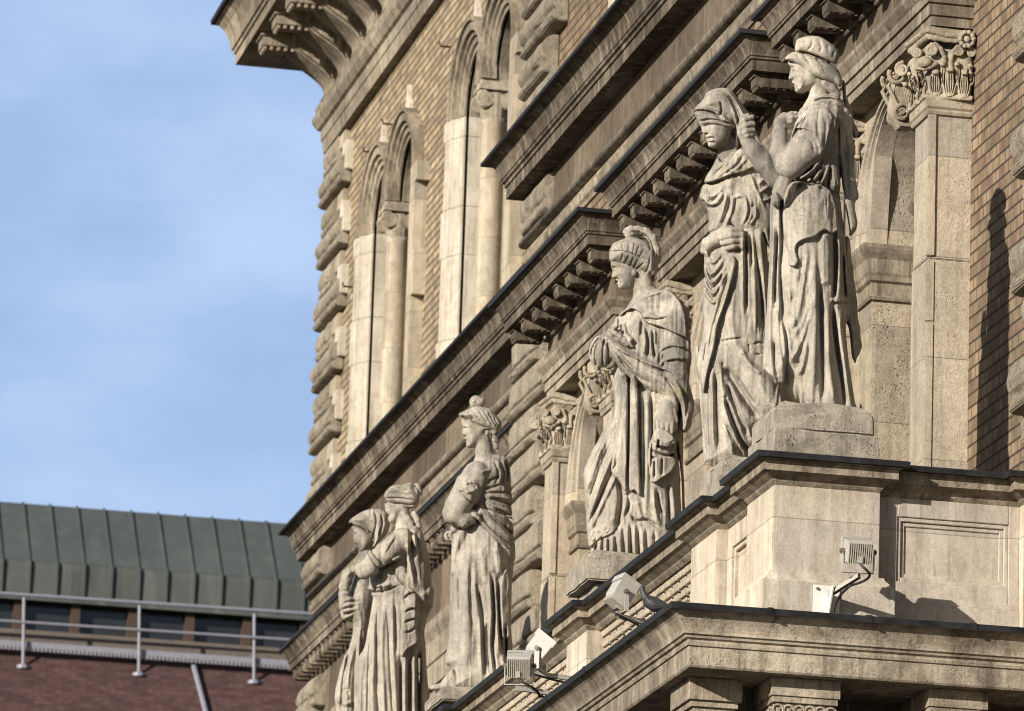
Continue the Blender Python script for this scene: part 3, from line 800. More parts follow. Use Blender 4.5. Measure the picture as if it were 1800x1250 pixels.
WINS = ((64.22, 62.69), (58.90, 57.40))
ZS = 19.05
mb = MB()
cuts = [YE]
for a, b in reversed(WINS):
    cuts += [b - 0.76, a + 0.76]
cuts.append(YW)
for i in range(0, len(cuts), 2):
    mb.quadbox(W2, W2 + 0.5, cuts[i], cuts[i + 1], 7.0, 21.4)
for a, b in WINS:
    rings = []
    ys = sorted([c - 0.76 * math.cos(math.pi * k / 20) for c in (a, b) for k in range(21)])
    for y in ys:
        q = max([max(0.0, 0.76 ** 2 - (y - c) ** 2) ** 0.5 for c in (a, b)])
        rings.append([(W2, y, ZS + q), (W2, y, 21.4), (W2 + 0.5, y, 21.4), (W2 + 0.5, y, ZS + q)])
    mb.loft(rings)
    mb.quadbox(W2, W2 + 0.5, b - 0.76, a + 0.76, 7.0, 15.9)
part(mb, 'brick_wall', M['brick_wing'])
for a, b in WINS:
    wd = part(MB().quadbox(W2 + 0.46, W2 + 0.49, b - 0.7, a + 0.7, 15.9, 19.8), 'window', M['pane'])
    part(MB().quadbox(W2 + 0.38, W2 + 0.459, b - 0.66, a + 0.66, 15.9, 17.3).quadbox(W2 + 0.40, W2 + 0.459, b - 0.66, a + 0.66, 17.32, 18.3), 'blind_panel', M['rough'], wd)
    ri, ro, f = 0.60, 0.93, W2 - 0.15
    prof = [(ri, W2 + 0.3), (ri, W2 + 0.05), (ri + 0.14, W2 + 0.05), (ri + 0.14, W2 + 0.012), (ri, W2 + 0.012), (ri, W2 - 0.01), (ri + 0.05, W2 - 0.01), (ri + 0.06, W2 - 0.04), (ri + 0.12, W2 - 0.045), (ri + 0.13, W2 - 0.075), (ri + 0.17, W2 - 0.08), (ri + 0.18, f + 0.03), (ro - 0.05, f + 0.03), (ro - 0.045, f), (ro, f), (ro, W2 + 0.02)]
    for c, s in ((a, 1), (b, -1)):
        mb = MB()
        mb.loft([[(x + (0.003 if s < 0 else 0), c + s * r * math.cos(th), ZS + r * math.sin(th)) for r, x in prof] for th in [math.pi * k / 26 for k in range(27)]])
        part(mb, 'archivolt', M['arch'], wd)
        mb = MB()
        z = 15.9; k = 0
        while z < ZS:
            z1 = min(ZS, z + (0.62, 0.95, 0.55, 0.8)[k % 4])
            e = 0.0 if k % 2 else 0.10
            pf = prof[:-2] + [(ro + (e if s > 0 else e + 0.22), f), (ro + (e if s > 0 else e + 0.22), W2 + 0.02)]
            mb.loft([[(x, c + s * r, zz) for r, x in pf] for zz in (z, z1 - 0.006)])
            z = z1; k += 1
        part(mb, 'jamb', M['white'] if s > 0 else M['jamb'], wd)
        # pale pointed stone over the crown
        part(MB().extr_x([(c - 0.16, ZS + ro - 0.06), (c + 0.20, ZS + ro - 0.09), (c + 0.10, ZS + ro + 0.12), (c + 0.03, ZS + ro + 0.33), (c - 0.06, ZS + ro + 0.12)], W2 - 0.05, W2 + 0.02), 'crown_stone', M['white'], wd)
    ym = 0.5 * (a + b)
    cl = part(MB().lathe([(0.16, 15.9), (0.16, 16.0), (0.135, 16.05), (0.13, 18.56), (0.145, 18.59), (0.145, 18.63)], (W2 + 0.04, ym, 0), 20), 'colonnette', M['jamb'], wd, smooth=True)
    mb = MB()
    mb.quadbox(W2 - 0.16, W2 + 0.22, ym - 0.17, ym + 0.17, 18.93, 18.99); mb.quadbox(W2 - 0.13, W2 + 0.2, ym - 0.15, ym + 0.15, 18.99, ZS)
    mb.lathe([(0.135, 18.62), (0.15, 18.7), (0.17, 18.82), (0.13, 18.93)], (W2 + 0.04, ym, 0), 16)
    for yy in (ym - 0.13, ym + 0.13):
        for dd, cx in (((-1, 0, 0), W2 - 0.08), ((1, 0, 0), W2 + 0.16)):
            volute(mb, (cx, yy, 18.82), dd, 0.10, 0.028)
            mb.tube([(cx, yy - 0.03, 18.82), (cx, yy + 0.03, 18.82)], 0.085, 12)
    part(mb, 'capital', M['capital'], cl)

# --- wing crown: string course, consoles, great cornice
part(MB().sweep(wp, [(-0.1, 20.84), (0.10, 20.84), (0.12, 21.0), (0.135, 21.01), (0.14, 21.14), (0.18, 21.16), (0.235, 21.25), (0.24, 21.31), (0.20, 21.38), (0.21, 21.44), (-0.1, 21.46)]), 'string_course', M['arch'])
part(MB().sweep(wp, [(-0.5, 21.4), (0.01, 21.4), (0.01, 22.25), (-0.5, 22.25)]), 'frieze', M['arch'])
gc = part(MB().sweep(wp, [(-0.4, 22.22), (0.60, 22.22), (0.60, 22.20), (1.11, 22.20), (1.11, 22.335), (1.135, 22.345), (1.14, 22.39), (1.165, 22.40), (1.17, 22.44), (1.19, 22.55), (1.25, 22.68), (1.33, 22.77), (1.36, 22.78), (-0.4, 23.0)]), 'great_cornice', M['arch'])
part(MB().sweep(wp, [(-0.3, 23.0), (1.36, 22.784), (1.405, 22.79), (1.41, 22.85), (-0.3, 23.05)]), 'gutter_flashing', M['lead'], gc)
src = None
for k in range(9):
    yy = YW - 0.28 - 0.95 * k
    if src is None:
        pf = []
        for q in range(22):
            v = q / 21
            o = 0.17 + 0.44 * (0.5 - 0.5 * math.cos(math.pi * v)) + 0.085 * math.sin(v * 2 * math.pi + 2.9)
            pf.append((W2 - o, 21.46 + 0.76 * v))
        mb = MB().extr_y([(W2, 21.46)] + pf + [(W2, 22.22)], yy - 0.31, yy + 0.31)
        mb.extr_y([(x - 0.018, z) for x, z in pf] + [(x + 0.03, z) for x, z in pf][::-1], yy - 0.22, yy + 0.22)
        src = part(mb, 'console', M['arch'], gc)
        mb = MB().quadbox(W2 - 1.02, W2 - 0.55, yy - 0.17, yy + 0.17, 22.03, 22.199).quadbox(W2 - 1.05, W2 - 0.55, yy - 0.20, yy + 0.20, 22.15, 22.197)
        for q in range(4):
            mb.lathe([(0.03, -0.05), (0.03, 0)], (W2 - 0.98, yy - 0.12 + q * 0.08, 22.03), 8)
            mb.lathe([(0.03, -0.05), (0.03, 0)], (W2 - 0.90 + q * 0.09, yy - 0.13, 22.03), 8)
        src2 = part(mb, 'modillion', M['arch'], gc, bevel=0.006)
    else:
        inst(src, (0, -0.95 * k, 0), gc); inst(src2, (0, -0.95 * k, 0), gc)

# --- rusticated quoins
rnd = random.Random(4)
def quoin(x, ya, yb, z0, h, p, flat=False):
    j = lambda: rnd.uniform(-0.009, 0.009)
    if flat: pf = [(0, 0), (0.5, 0.0), (0.85, 0.04), (1.05, 0.12), (1.05, 0.2), (0.85, 0.27), (0.6, 0.29), (0.6, 0.34), (0.82, 0.36), (0.86, 0.42), (0.9, 0.65), (0.86, 0.92), (0.8, 0.98), (0, 1.0)]
    else: pf = [(0, 0), (0.5, 0.0), (0.9, 0.04), (1.05, 0.12), (0.98, 0.22), (0.74, 0.26), (0.76, 0.32), (1.0, 0.40), (1.12, 0.55), (1.05, 0.74), (0.8, 0.9), (0.45, 0.97), (0, 1.0)]
    n = 6; rings = []
    for i in range(n + 1):
        e = 0.94 if i in (0, n) else 1.0
        rings.append([(x - p * a * e + j() * (a > 0), ya + (yb - ya) * i / n, z0 + h * b + j() * 0.6 * (0 < b < 1)) for a, b in pf])
    return part(MB().loft(rings), 'quoin', M['quoin2'] if flat else M['quoin'], bevel=0.012)
for k in range(12):
    quoin(W2, (66.40, 66.98)[k % 2] , YW + 0.06, 16.15 + 0.395 * k, 0.375, (0.155, 0.105)[k % 2])
for k in range(0, 12, 2):
    z = 16.15 + 0.395 * k
    part(MB().quadbox(W2 - 0.095, W2 + 0.05, 66.34, 66.6, z + 0.15, z + 0.52), 'quoin_facing', M['white'], bevel=0.008)
    part(MB().quadbox(W2 - 0.06, W2 + 0.05, 66.62, 66.99, z + 0.545, z + 0.76), 'quoin_facing', M['jamb'], bevel=0.008)
for k in range(10):
    quoin(W, (48.95, 49.3)[k % 2], YE + 0.06, 10.35 + 0.385 * k, 0.365, 0.16, True)
for k in range(9):
    quoin(W, (48.95, 49.3)[k % 2], YE + 0.06, 16.15 + 0.40 * k, 0.38, 0.16)
quoin(W, 49.3, YE + 0.06, 15.24, 0.37, 0.10)
quoin(W, 49.3, YE + 0.06, 14.45, 0.38, 0.14)
for k in range(6):
    quoin(W2, (66.7, 66.95)[k % 2], YW + 0.06, 11.4 + 0.4 * k, 0.38, 0.2)
quoin(W2, 66.7, YW + 0.06, 15.23, 0.38, 0.16)
quoin(W2, 66.7, YW + 0.06, 13.62, 0.40, 0.16)
for k in range(16):
    quoin(W, 32.2, (34.45, 34.75)[k % 2], 8.9 + 0.40 * k, 0.38, 0.13)
part(MB().quadbox(W - 0.08, W + 0.1, 46.3, 47.0, 16.2, 21.0), 'window_jamb', M['pale'], bevel=0.01)
# iron tie bar and small wall hooks on the wing
part(MB().quadbox(W2 - 0.14, W2 - 0.10, 52.6, 55.6, 19.90, 20.02), 'tie_bar', M['iron'])
src = None
for (px, py) in ((783, 82), (682, 218), (648, 267), (738, 339), (612, 504)):
    p = onx(px, py, W2 - 0.06)
    if src is None:
        src = part(MB().tube([p + np.array([0.12, 0, 0]), p + np.array([-0.06, 0, 0.0]), p + np.array([-0.07, 0, 0.05])], 0.014, 6), 'wall_hook', M['iron']); p_src = p
    else: inst(src, tuple(p - p_src), pal)

# --- statue parapet over the portico
P1x = 8.958
def ppath(st):
    q = P1x + st
    return [(11.2, 34.0), (10.61, 34.0), (10.61, 34.0 + st + 0.02), (9.66, 34.0 + st + 0.02), (9.66, 34.0), (P1x, 34.0), (P1x, 34.66), (q, 34.66), (q, 35.44), (P1x, 35.44), (P1x, 36.12), (q, 36.12), (q, 39.17), (P1x, 39.17), (P1x, 39.82), (q, 39.82), (q, 43.72), (P1x, 43.72), (P1x, 44.4), (q, 44.4), (q, 46.2), (P1x, 46.2), (P1x, 46.95), (q, 46.95), (q, 47.5), (P1x, 47.5), (P1x, 48.6), (11.2, 48.6)]
pp = ppath(0.075)
cop = part(MB().sweep(pp, [(-0.5, 9.34), (-0.012, 9.34), (0.0, 9.352), (0.012, 9.366), (0.016, 9.378), (0.045, 9.395), (0.07, 9.41), (0.09, 9.416), (0.09, 9.476), (0.10, 9.482), (0.118, 9.487), (-0.5, 9.53)]), 'parapet_coping', M['balcony'])
part(MB().sweep(pp, [(-0.45, 9.527), (0.118, 9.49), (0.146, 9.488), (0.152, 9.522), (0.13, 9.53), (-0.45, 9.56)]), 'coping_flashing', M['lead'], cop)
PEDS = ((34.0, 34.66), (35.44, 36.12), (39.17, 39.82), (43.72, 44.4), (46.2, 46.95), (47.5, 48.6))
for i, (a, b) in enumerate(PEDS):
    mb = MB()
    x1 = 9.66
    mb.quadbox(P1x, x1, a, b, 8.2, 9.341)
    pd = part(mb, 'pedestal', M['ped'], bevel=0.006)
    path = [(x1, b), (x1, a), (P1x, a), (P1x, b)]
    path = [(x1 + 0.0, b), (x1, a), (P1x, a), (P1x, b)]
    part(MB().sweep(path, [(-0.05, 8.2), (0.08, 8.2), (0.08, 8.715), (0.062, 8.722), (0.05, 8.745), (0.028, 8.768), (0.024, 8.785), (-0.05, 8.79)]), 'pedestal_base', M['ped'], pd)
def panel(mb, kind, a, b, q, z0, z1, sx):
    pass
# sunk panels: the return next to the corner pedestal and the strip between the paired pedestals
mb = MB()
mb.quadbox(9.66, 10.61, 34.135, 34.5, 8.2, 9.341)
yf = 34.095
for (x0, x1, z0, z1) in ((9.66, 9.80, 8.2, 9.341), (10.54, 10.61, 8.2, 9.341), (9.80, 10.54, 9.22, 9.341), (9.80, 10.54, 8.2, 8.80)):
    mb.quadbox(x0, x1, yf, 34.14, z0, z1)
for d, y in ((0.0, yf + 0.012), (0.028, yf + 0.028)):
    for (x0, x1, z0, z1) in ((9.80 + d, 9.828 + d, 8.80 + d, 9.22 - d), (10.512 - d, 10.54 - d, 8.80 + d, 9.22 - d), (9.828 + d, 10.512 - d, 9.192 - d, 9.22 - d), (9.828 + d, 10.512 - d, 8.80 + d, 8.828 + d)):
        mb.quadbox(x0, x1, y, 34.139, z0, z1)
mb.quadbox(9.66, 10.61, yf - 0.022, yf + 0.001, 8.2, 8.66); mb.quadbox(9.66, 10.61, yf - 0.01, yf + 0.001, 8.66, 8.70)
part(mb, 'parapet_panel', M['ped'], bevel=0.004, seg=1)
part(MB().quadbox(10.61, 11.2, 34.0, 34.6, 8.2, 9.341), 'pedestal', M['ped'])
xf = P1x + 0.075
for a, b in ((34.66, 35.44), (46.95, 47.5), (44.4, 46.2)):
    mb = MB().quadbox(xf + 0.04, xf + 0.4, a, b, 8.2, 9.341)
    for (y0, y1, z0, z1) in ((a, a + 0.12, 8.2, 9.341), (b - 0.12, b, 8.2, 9.341), (a + 0.12, b - 0.12, 9.2, 9.341), (a + 0.12, b - 0.12, 8.2, 8.8)):
        mb.quadbox(xf, xf + 0.045, y0, y1, z0, z1)
    for (y0, y1, z0, z1) in ((a + 0.12, a + 0.15, 8.8, 9.2), (b - 0.15, b - 0.12, 8.8, 9.2), (a + 0.15, b - 0.15, 9.17, 9.2), (a + 0.15, b - 0.15, 8.8, 8.83)):
        mb.quadbox(xf + 0.015, xf + 0.044, y0, y1, z0, z1)
    part(mb, 'parapet_panel', M['ped'], bevel=0.004, seg=1)
src = None
for a, b, n in ((36.12, 39.17, 15), (39.82, 43.72, 19)):
    for k in range(n):
        yy = a + (b - a) * (k + 0.5) / n
        if src is None:
            mb = MB()
            c = (xf + 0.12, yy, 0)
            def sq(r, z0, z1, mb=mb, c=c): mb.quadbox(c[0] - r, c[0] + r, c[1] - r, c[1] + r, z0, z1)
            sq(0.092, 9.29, 9.338); sq(0.075, 9.262, 9.286); sq(0.086, 9.215, 9.258); sq(0.068, 9.19, 9.212); sq(0.080, 9.150, 9.187); sq(0.06, 9.12, 9.148)
            mb.lathe([(0.05, 8.62), (0.085, 8.66), (0.092, 8.74), (0.075, 8.85), (0.05, 8.95), (0.048, 8.99), (0.075, 9.01), (0.075, 9.035), (0.05, 9.05), (0.062, 9.075), (0.068, 9.10), (0.06, 9.12)], c, 14)
            sq(0.085, 8.52, 8.61); sq(0.092, 8.2, 8.515)
            src = part(mb, 'baluster', M['pale'], bevel=0.005, seg=1); y_src = yy
        else: inst(src, (0, yy - y_src, 0), pal)

# --- portico cornice under the parapet, brackets in its shade
bp = [(11.2, 34.0), (P1x, 34.0), (P1x, 49.2), (11.2, 49.2)]
bc = part(MB().sweep(bp, [(-0.4, 8.0), (0.69, 8.0), (0.70, 8.012), (0.70, 8.128), (0.712, 8.132), (0.716, 8.15), (0.705, 8.158), (0.705, 8.172), (0.722, 8.178), (0.728, 8.194), (0.742, 8.20), (0.742, 8.215), (0.748, 8.235), (0.765, 8.265), (0.79, 8.30), (0.812, 8.318), (0.82, 8.33), (0.836, 8.334), (-0.4, 8.44)]), 'portico_cornice', M['balcony'])
part(MB().sweep(bp, [(-0.35, 8.44), (0.82, 8.336), (0.85, 8.33), (0.857, 8.366), (0.835, 8.372), (-0.35, 8.47)]), 'gutter_flashing', M['lead'], bc)
lp = [(0.60, 8.365), (0.82, 8.331), (0.853, 8.324), (0.862, 8.368), (0.838, 8.378), (0.60, 8.40)]
src = part(MB().sweep([(P1x, 34.35), (P1x, 34.385)], lp), 'flashing_lap', M['lead'], bc)
for k in range(1, 8): inst(src, (0, 1.13 * k, 0), bc)
src = part(MB().sweep([(8.75, 34.0), (8.72, 34.0)], lp), 'flashing_lap', M['lead'], bc)
for dx in (0.63, 1.30): inst(src, (dx, 0, 0), bc)
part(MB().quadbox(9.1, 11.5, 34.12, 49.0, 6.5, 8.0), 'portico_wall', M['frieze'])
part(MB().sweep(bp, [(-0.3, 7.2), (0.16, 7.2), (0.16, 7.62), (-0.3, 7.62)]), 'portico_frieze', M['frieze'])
def bracket(x0, x1, y0, y1):
    mb = MB()
    mb.quadbox(x0, x1, y0, y1, 7.885, 7.998); mb.quadbox(x0 + 0.012, x1 - 0.012, y0 + 0.012, y1, 7.845, 7.884)
    mb.quadbox(x0 + 0.035, x1 - 0.035, y0 + 0.035, y1, 7.755, 7.844)
    n = 6
    for k in range(n):
        xx = x0 + 0.05 + (x1 - x0 - 0.1) * k / (n - 1)
        mb.tube([(xx + 0.032 * math.cos(a), y0 + 0.028, 7.80 + 0.032 * math.sin(a)) for a in [2 * math.pi * q / 12 for q in range(13)]], 0.009, 6)
        mb.quadbox(xx - 0.012, xx + 0.012, y0 + 0.018, y0 + 0.034, 7.788, 7.812)
        yy = y0 + 0.06 + 0.4 * k / (n - 1)
        mb.tube([(x0 + 0.028, yy + 0.032 * math.cos(a), 7.80 + 0.032 * math.sin(a)) for a in [2 * math.pi * q / 12 for q in range(13)]], 0.009, 6)
    mb.extr_x([(y0 + 0.05, 7.755), (y0 + 0.03, 7.70), (y0 + 0.06, 7.60), (y0 + 0.16, 7.50), (y0 + 0.25, 7.42), (y1, 7.38), (y1, 7.755)], x0 + 0.02, x1 - 0.02)
    return part(mb, 'bracket', M['balcony'], bc, bevel=0.005, seg=1)
for px0, px1 in ((1357, 1478), (1633, 1738), (1890, 1990)):
    p0, p1 = ony(px0, 1200, 33.42), ony(px1, 1200, 33.42)
    bracket(p0[0], p1[0], 33.42, 34.1)
p0 = ony(1206, 1215, 33.7)
mb = MB().quadbox(p0[0], p0[0] + 0.34, 33.62, 34.1, 7.86, 7.998).quadbox(p0[0] + 0.02, p0[0] + 0.32, 33.64, 34.1, 7.82, 7.858).quadbox(p0[0] + 0.04, p0[0] + 0.30, 33.66, 34.1, 7.5, 7.818)
for k in range(4):
    mb.tube([(p0[0] + 0.075 + 0.063 * k + 0.028 * math.cos(a), 33.655, 7.765 + 0.03 * math.sin(a)) for a in [2 * math.pi * q / 12 for q in range(13)]], 0.009, 6)
part(mb, 'bracket', M['balcony'], bc, bevel=0.005, seg=1)
for k in range(8):
    bracket(8.45, 8.80, 35.6 + 1.5 * k, 36.0 + 1.5 * k)
# ------------------------------------------------------------------ neighbouring building with a green metal roof
def stripes(name, base, dark, pale, rough, metal):
    t = NT(name)
    st = t.noise(1.0, 4, 0.6, sc=(3.0, 3.0, 0.25)); b = t.noise(0.5, 4)
    c = t.mix(t.ramp(b, (0.35, 0.0), (0.65, 1.0)), base, dark)
    c = t.mix(t.math('MULTIPLY', t.ramp(st, (0.5, 0.0), (0.7, 1.0)), 0.5), c, pale)
    return t.done(c, rough, t.bump(b, 0.01, 0.3), metal)
M['copper'] = stripes('patinated_roof_metal', (0.075, 0.086, 0.082), (0.060, 0.070, 0.067), (0.098, 0.109, 0.100), 0.6, 0.0)
M['copper_low'] = stripes('streaked_roof_metal', (0.083, 0.090, 0.082), (0.055, 0.061, 0.056), (0.15, 0.158, 0.138), 0.6, 0.0)
M['galv'] = simple('galvanised_steel', (0.22, 0.225, 0.26), 0.55, 0.1, 0.15, 20.0, 0.0)
M['tiles'] = brick('red_brown_tiles', (0.088, 0.046, 0.042), (0.078, 0.042, 0.039), (0.072, 0.042, 0.04), (0.062, 0.036, 0.034), 0.3, 0.09, 0.008)
M['sill'] = simple('grey_brown_sill', (0.115, 0.095, 0.08), 0.8)
Y0 = 110.0
def zat(px, py, Y): return float(ony(px, py, Y)[2])
x0, x1 = float(ony(-260, 1000, Y0)[0]), float(ony(980, 1000, Y0)[0])
zb = zat(250, 1000, Y0); zl = zat(250, 1068, Y0); zr = zat(250, 901, Y0 + 1.5)
nb = thing('neighbour_building', 'far building with green standing seam metal roof above a red brown tiled slope', 'building', (0.5 * (x0 + x1), Y0, 0))
_o = Vector((-0.5 * (x0 + x1), -Y0, 0))
def npart(mb, name, mat, parent=None, **k):
    o = mb.build(name, mat, None, **k); o.parent = parent or nb
    if o.parent is nb: o.location = _o
    return o
rf = npart(MB().extr_x([(Y0, zb), (Y0 + 1.5, zr), (Y0 + 8, zr - 0.2), (Y0 + 8, zb)], x0, x1), 'metal_roof', M['copper'])
lo = npart(MB().extr_x([(Y0 - 0.05, zl), (Y0 - 0.02, zb - 0.15), (Y0 + 0.01, zb), (Y0 + 0.4, zb), (Y0 + 0.4, zl)], x0, x1), 'roof_skirt', M['copper_low'])
npart(MB().quadbox(x0, x1, Y0 - 0.1, Y0 - 0.05, zl - 0.03, zl + 0.05), 'eaves_edge', M['copper_low'])
src = None; px = 3.0
xs = [float(ony(p, 985, Y0)[0]) for p in np.arange(-93.5, 760, 48.3)]
for xx in xs:
    if src is None:
        mb = MB().extr_x([(Y0, zb), (Y0 - 0.04, zb + 0.0), (Y0 + 1.47, zr + 0.03), (Y0 + 1.5, zr)], xx - 0.022, xx + 0.022)
        mb.extr_x([(Y0, zl + 0.02), (Y0 - 0.10, zl + 0.02), (Y0 - 0.085, zb - 0.1), (Y0 - 0.055, zb), (Y0, zb + 0.02)], xx - 0.03, xx + 0.03)
        src = npart(mb, 'roof_seam', M['copper'], rf); xs0 = xx
    else: inst(src, (xx - xs0, 0, 0), rf)
zs1 = zat(250, 1122, Y0); 
npart(MB().quadbox(x0, x1, Y0 + 0.25, Y0 + 0.35, zs1 - 0.1, zl + 0.3), 'window', M['pane'])
npart(MB().quadbox(x0, x1, Y0 - 0.02, Y0 + 0.4, zs1 - 0.08, zs1), 'window_sill', M['sill'])
npart(MB().quadbox(x0, x1, Y0 - 0.08, Y0 + 0.4, zs1 - 0.6, zs1 - 0.081), 'parapet_wall', M['sill'])
src = None
for k, p in enumerate(np.arange(-170, 700, 101.0)):
    xx = float(ony(p, 1090, Y0)[0])
    if src is None:
        src = npart(MB().quadbox(xx - 0.09, xx + 0.09, Y0 + 0.05, Y0 + 0.25, zs1, zl + 0.2), 'window_mullion', M['iron']); xs0 = xx
    else: inst(src, (xx - xs0, 0, 0), nb)
za, zt = zat(250, 1150, Y0 - 0.6), zat(250, 1420, Y0 - 4)
npart(MB().extr_x([(Y0 - 0.6, za), (Y0 - 6.0, za - 5.5), (Y0 - 6.0, za - 6.0), (Y0 - 0.1, za - 0.2)], x0, x1), 'tiled_roof', M['tiles'])
npart(MB().quadbox(x0, x1, Y0 - 6, Y0 + 8, 0.0, za - 5.6), 'brick_wall', M['tiles'])
a, b = ony(338, 1168, Y0 - 0.9), ony(368, 1262, Y0 - 2.6)
def onroof(px, py):
    d = ray(px, py)     # meet the tiled slope z = za + (y - (Y0 - 0.6)) * 5.5 / 5.4
    s = 5.5 / 5.4; k = (za - s * (Y0 - 0.6) - EYE[2]) / (d[2] - s * d[1]); return EYE + d * k
a, b = onroof(338, 1170), onroof(372, 1300)
npart(MB().tube([a + np.array([0, -0.05, 0.05]), b + np.array([0, -0.05, 0.05])], 0.05, 6), 'earthing_strip', M['galv'])
gr = thing('guard_rail', 'grey galvanised guard rail standing on the red brown tiled slope', 'railing', (float(ony(245, 1180, Y0 - 1)[0]), Y0 - 1, float(za)))
go = Vector((-gr.location.x, -gr.location.y, -gr.location.z))
Yr = Y0 - 0.85
def gpart(mb, name, mat):
    o = mb.build(name, mat, None); o.parent = gr; o.location = go; return o
src = None
for px in (-162, 40.5, 244, 446.5, 650):
    foot = onroof(px, 1172 + (px - 40) * 0.067); top = ony(px + 2.5, 1046 + (px - 40) * 0.064, foot[1] + 0.02)
    if src is None:
        f0 = foot
        mb = MB().tube([foot, top], 0.03, 8).lathe([(0.13, -0.04), (0.13, 0.02), (0.06, 0.05)], foot, 10)
        src = gpart(mb, 'post', M['galv'])
    else:
        c = inst(src, tuple(foot - f0), gr)
for py, r in ((1043, 0.034), (1091, 0.028)):
    y = f0[1]
    p, q = ony(-240, py - 240 * 0.066, y), ony(700, py + 700 * 0.066, y)
    gpart(MB().tube([p, q], r, 8), 'rail', M['galv'])
zg = zat(250, 1152, f0[1] + 0.1)
mb = MB().quadbox(x0, x1, f0[1] + 0.1, f0[1] + 0.16, zg - 0.0, zg + 0.11)
for k in range(int((x1 - x0) / 0.08)):
    mb.quadbox(x0 + k * 0.08, x0 + k * 0.08 + 0.045, f0[1] + 0.09, f0[1] + 0.15, zg - 0.07, zg)
gpart(mb, 'snow_guard', M['galv'])
# --- 1: the nearest figure, in a cap, one arm folded to the shoulder
R1 = 1.6
t1 = statue_thing('stone woman in a puffed cap on the corner pedestal, nearest statue, fist raised', 9.31, 34.36)
rock('plinth', M['plinth'], t1, 8.965, 9.66, 34.04, 34.68, 9.53, 9.72, 3, 0.01)
rock('rough_block', M['plinth'], t1, 8.98, 9.625, 34.06, 34.66, 9.72, 9.915, 4, 0.05)
c = Carve(1280, 1545, 52, 748, -105, 108, R1)
c.mass('1355,345 1372,330 1392,318 1430,316 1466,326 1475,340 1479,352 1482,384 1485,416 1488,450 1492,528 1494,600 1497,640 1501,655 1512,706 1522,734 1510,742 1440,742 1410,715 1390,690 1375,672 1363,672 1350,662 1343,640 1344,598 1348,536 1352,480 1354,416', 74, -4, 6)
c.mass('1486,416 1492,416 1498,464 1506,528 1514,600 1513,615 1505,634 1502,655 1490,640 1478,500', 20, -58, 5)
c.mass('1422,172 1440,166 1468,168 1487,186 1491,230 1486,280 1480,335 1470,335 1440,322 1400,316 1386,300 1385,270 1392,235 1400,205 1410,188', 58, -5, 6)
c.mass('1470,196 1490,190 1498,215 1500,259 1503,293 1506,320 1509,346 1503,356 1505,380 1506,400 1493,416 1488,392 1480,355 1477,329 1474,288 1471,240', 17, 8, 4)
c.mass('1481,140 1487,150 1491,172 1500,205 1508,234 1500,242 1488,212 1481,174', 9, -28, 4)
c.limb('1437,138,0,15 1439,160,0,15.5 1440,188,0,22', 6)
c.mass('1384,109 1387,115 1390,121 1386,137.5 1387,140.3 1392.5,141.5 1391.6,146 1394.6,148.3 1393.8,151.6 1397.2,154.2 1396.8,159.5 1400.5,163.5 1411,164.5 1426,156 1438,150 1442,120 1410,104', 24, 0, 2, sm=False)
c.mass('1400,72 1412,65 1428,63 1444,66 1463,78 1471,87 1474,97 1469,110 1458,109 1434,100 1412,92 1398,91', 34, 0, 3)
for dd in (14, -14):
    c.mass('1400,72 1412,65 1428,63 1444,66 1463,78 1472,88 1475,98 1470,112 1458,111 1434,103 1412,95 1398,92', 20, dd, 2)
c.mass('1380,103 1386,95 1399,91 1415,93 1439,101 1463,113 1474,123 1481,143 1477,153 1466,146 1450,139 1434,134 1422,127 1408,115 1394,108', 34, 0, 2)
for dd in (17, -17):
    c.mass('1380,104 1386,97 1399,95 1415,98 1439,107 1461,119 1473,129 1480,143 1476,152 1464,146 1449,140 1434,135 1421,128 1408,117 1394,109', 15, dd, 1.5)
c.limb('1452,144,10,8 1462,153,8,9 1471,167,4,8', 3)
c.limb('1452,212,36,33 1422,258,52,31 1392,285,58,27 1386,290,58,24', 8)
c.limb('1386,290,58,26 1370,266,58,16 1370,238,54,12.5 1372,218,50,11', 6)
c.limb('1372,216,50,12 1379,206,48,9', 4)
c.limb('1380,206,50,5 1390,200,50,4.4 1399,199,46,3.6', 1.5); c.limb('1383,211,52,4.5 1392,206,52,4.2 1400,206,48,3.4', 1.5); c.limb('1384,216,52,4.2 1391,213,52,4 1397,212,47,3.2', 1.5); c.limb('1374,214,56,4.5 1379,222,58,4 1384,224,56,3.2', 1.5)
c.limb('1386,334,-2,18 1366,312,14,20 1342,286,24,18 1322,262,30,15 1314,248,32,12', 5)
c.limb('1314,248,32,12 1311,232,32,15 1315,218,32,12', 4)
for p in ('1303,218,40,5 1309,210,44,5 1322,206,38,4.4', '1303,226,42,5 1311,220,46,5 1324,218,38,4.4', '1305,234,42,5 1312,230,46,5 1324,229,38,4.4', '1308,241,40,4.6 1314,238,44,4.6 1322,238,38,4', '1302,222,36,4.6 1305,206,34,4.4 1314,203,32,4'):
    c.limb(p, 1.6)
c.mass('1432,280 1452,278 1474,290 1477,328 1468,337 1457,334 1441,330 1428,322 1398,319 1412,306', 34, 28, 4)
c.mass('1358,330 1374,306 1392,314 1387,340 1382,353 1366,351 1357,342', 12, 62, 3)
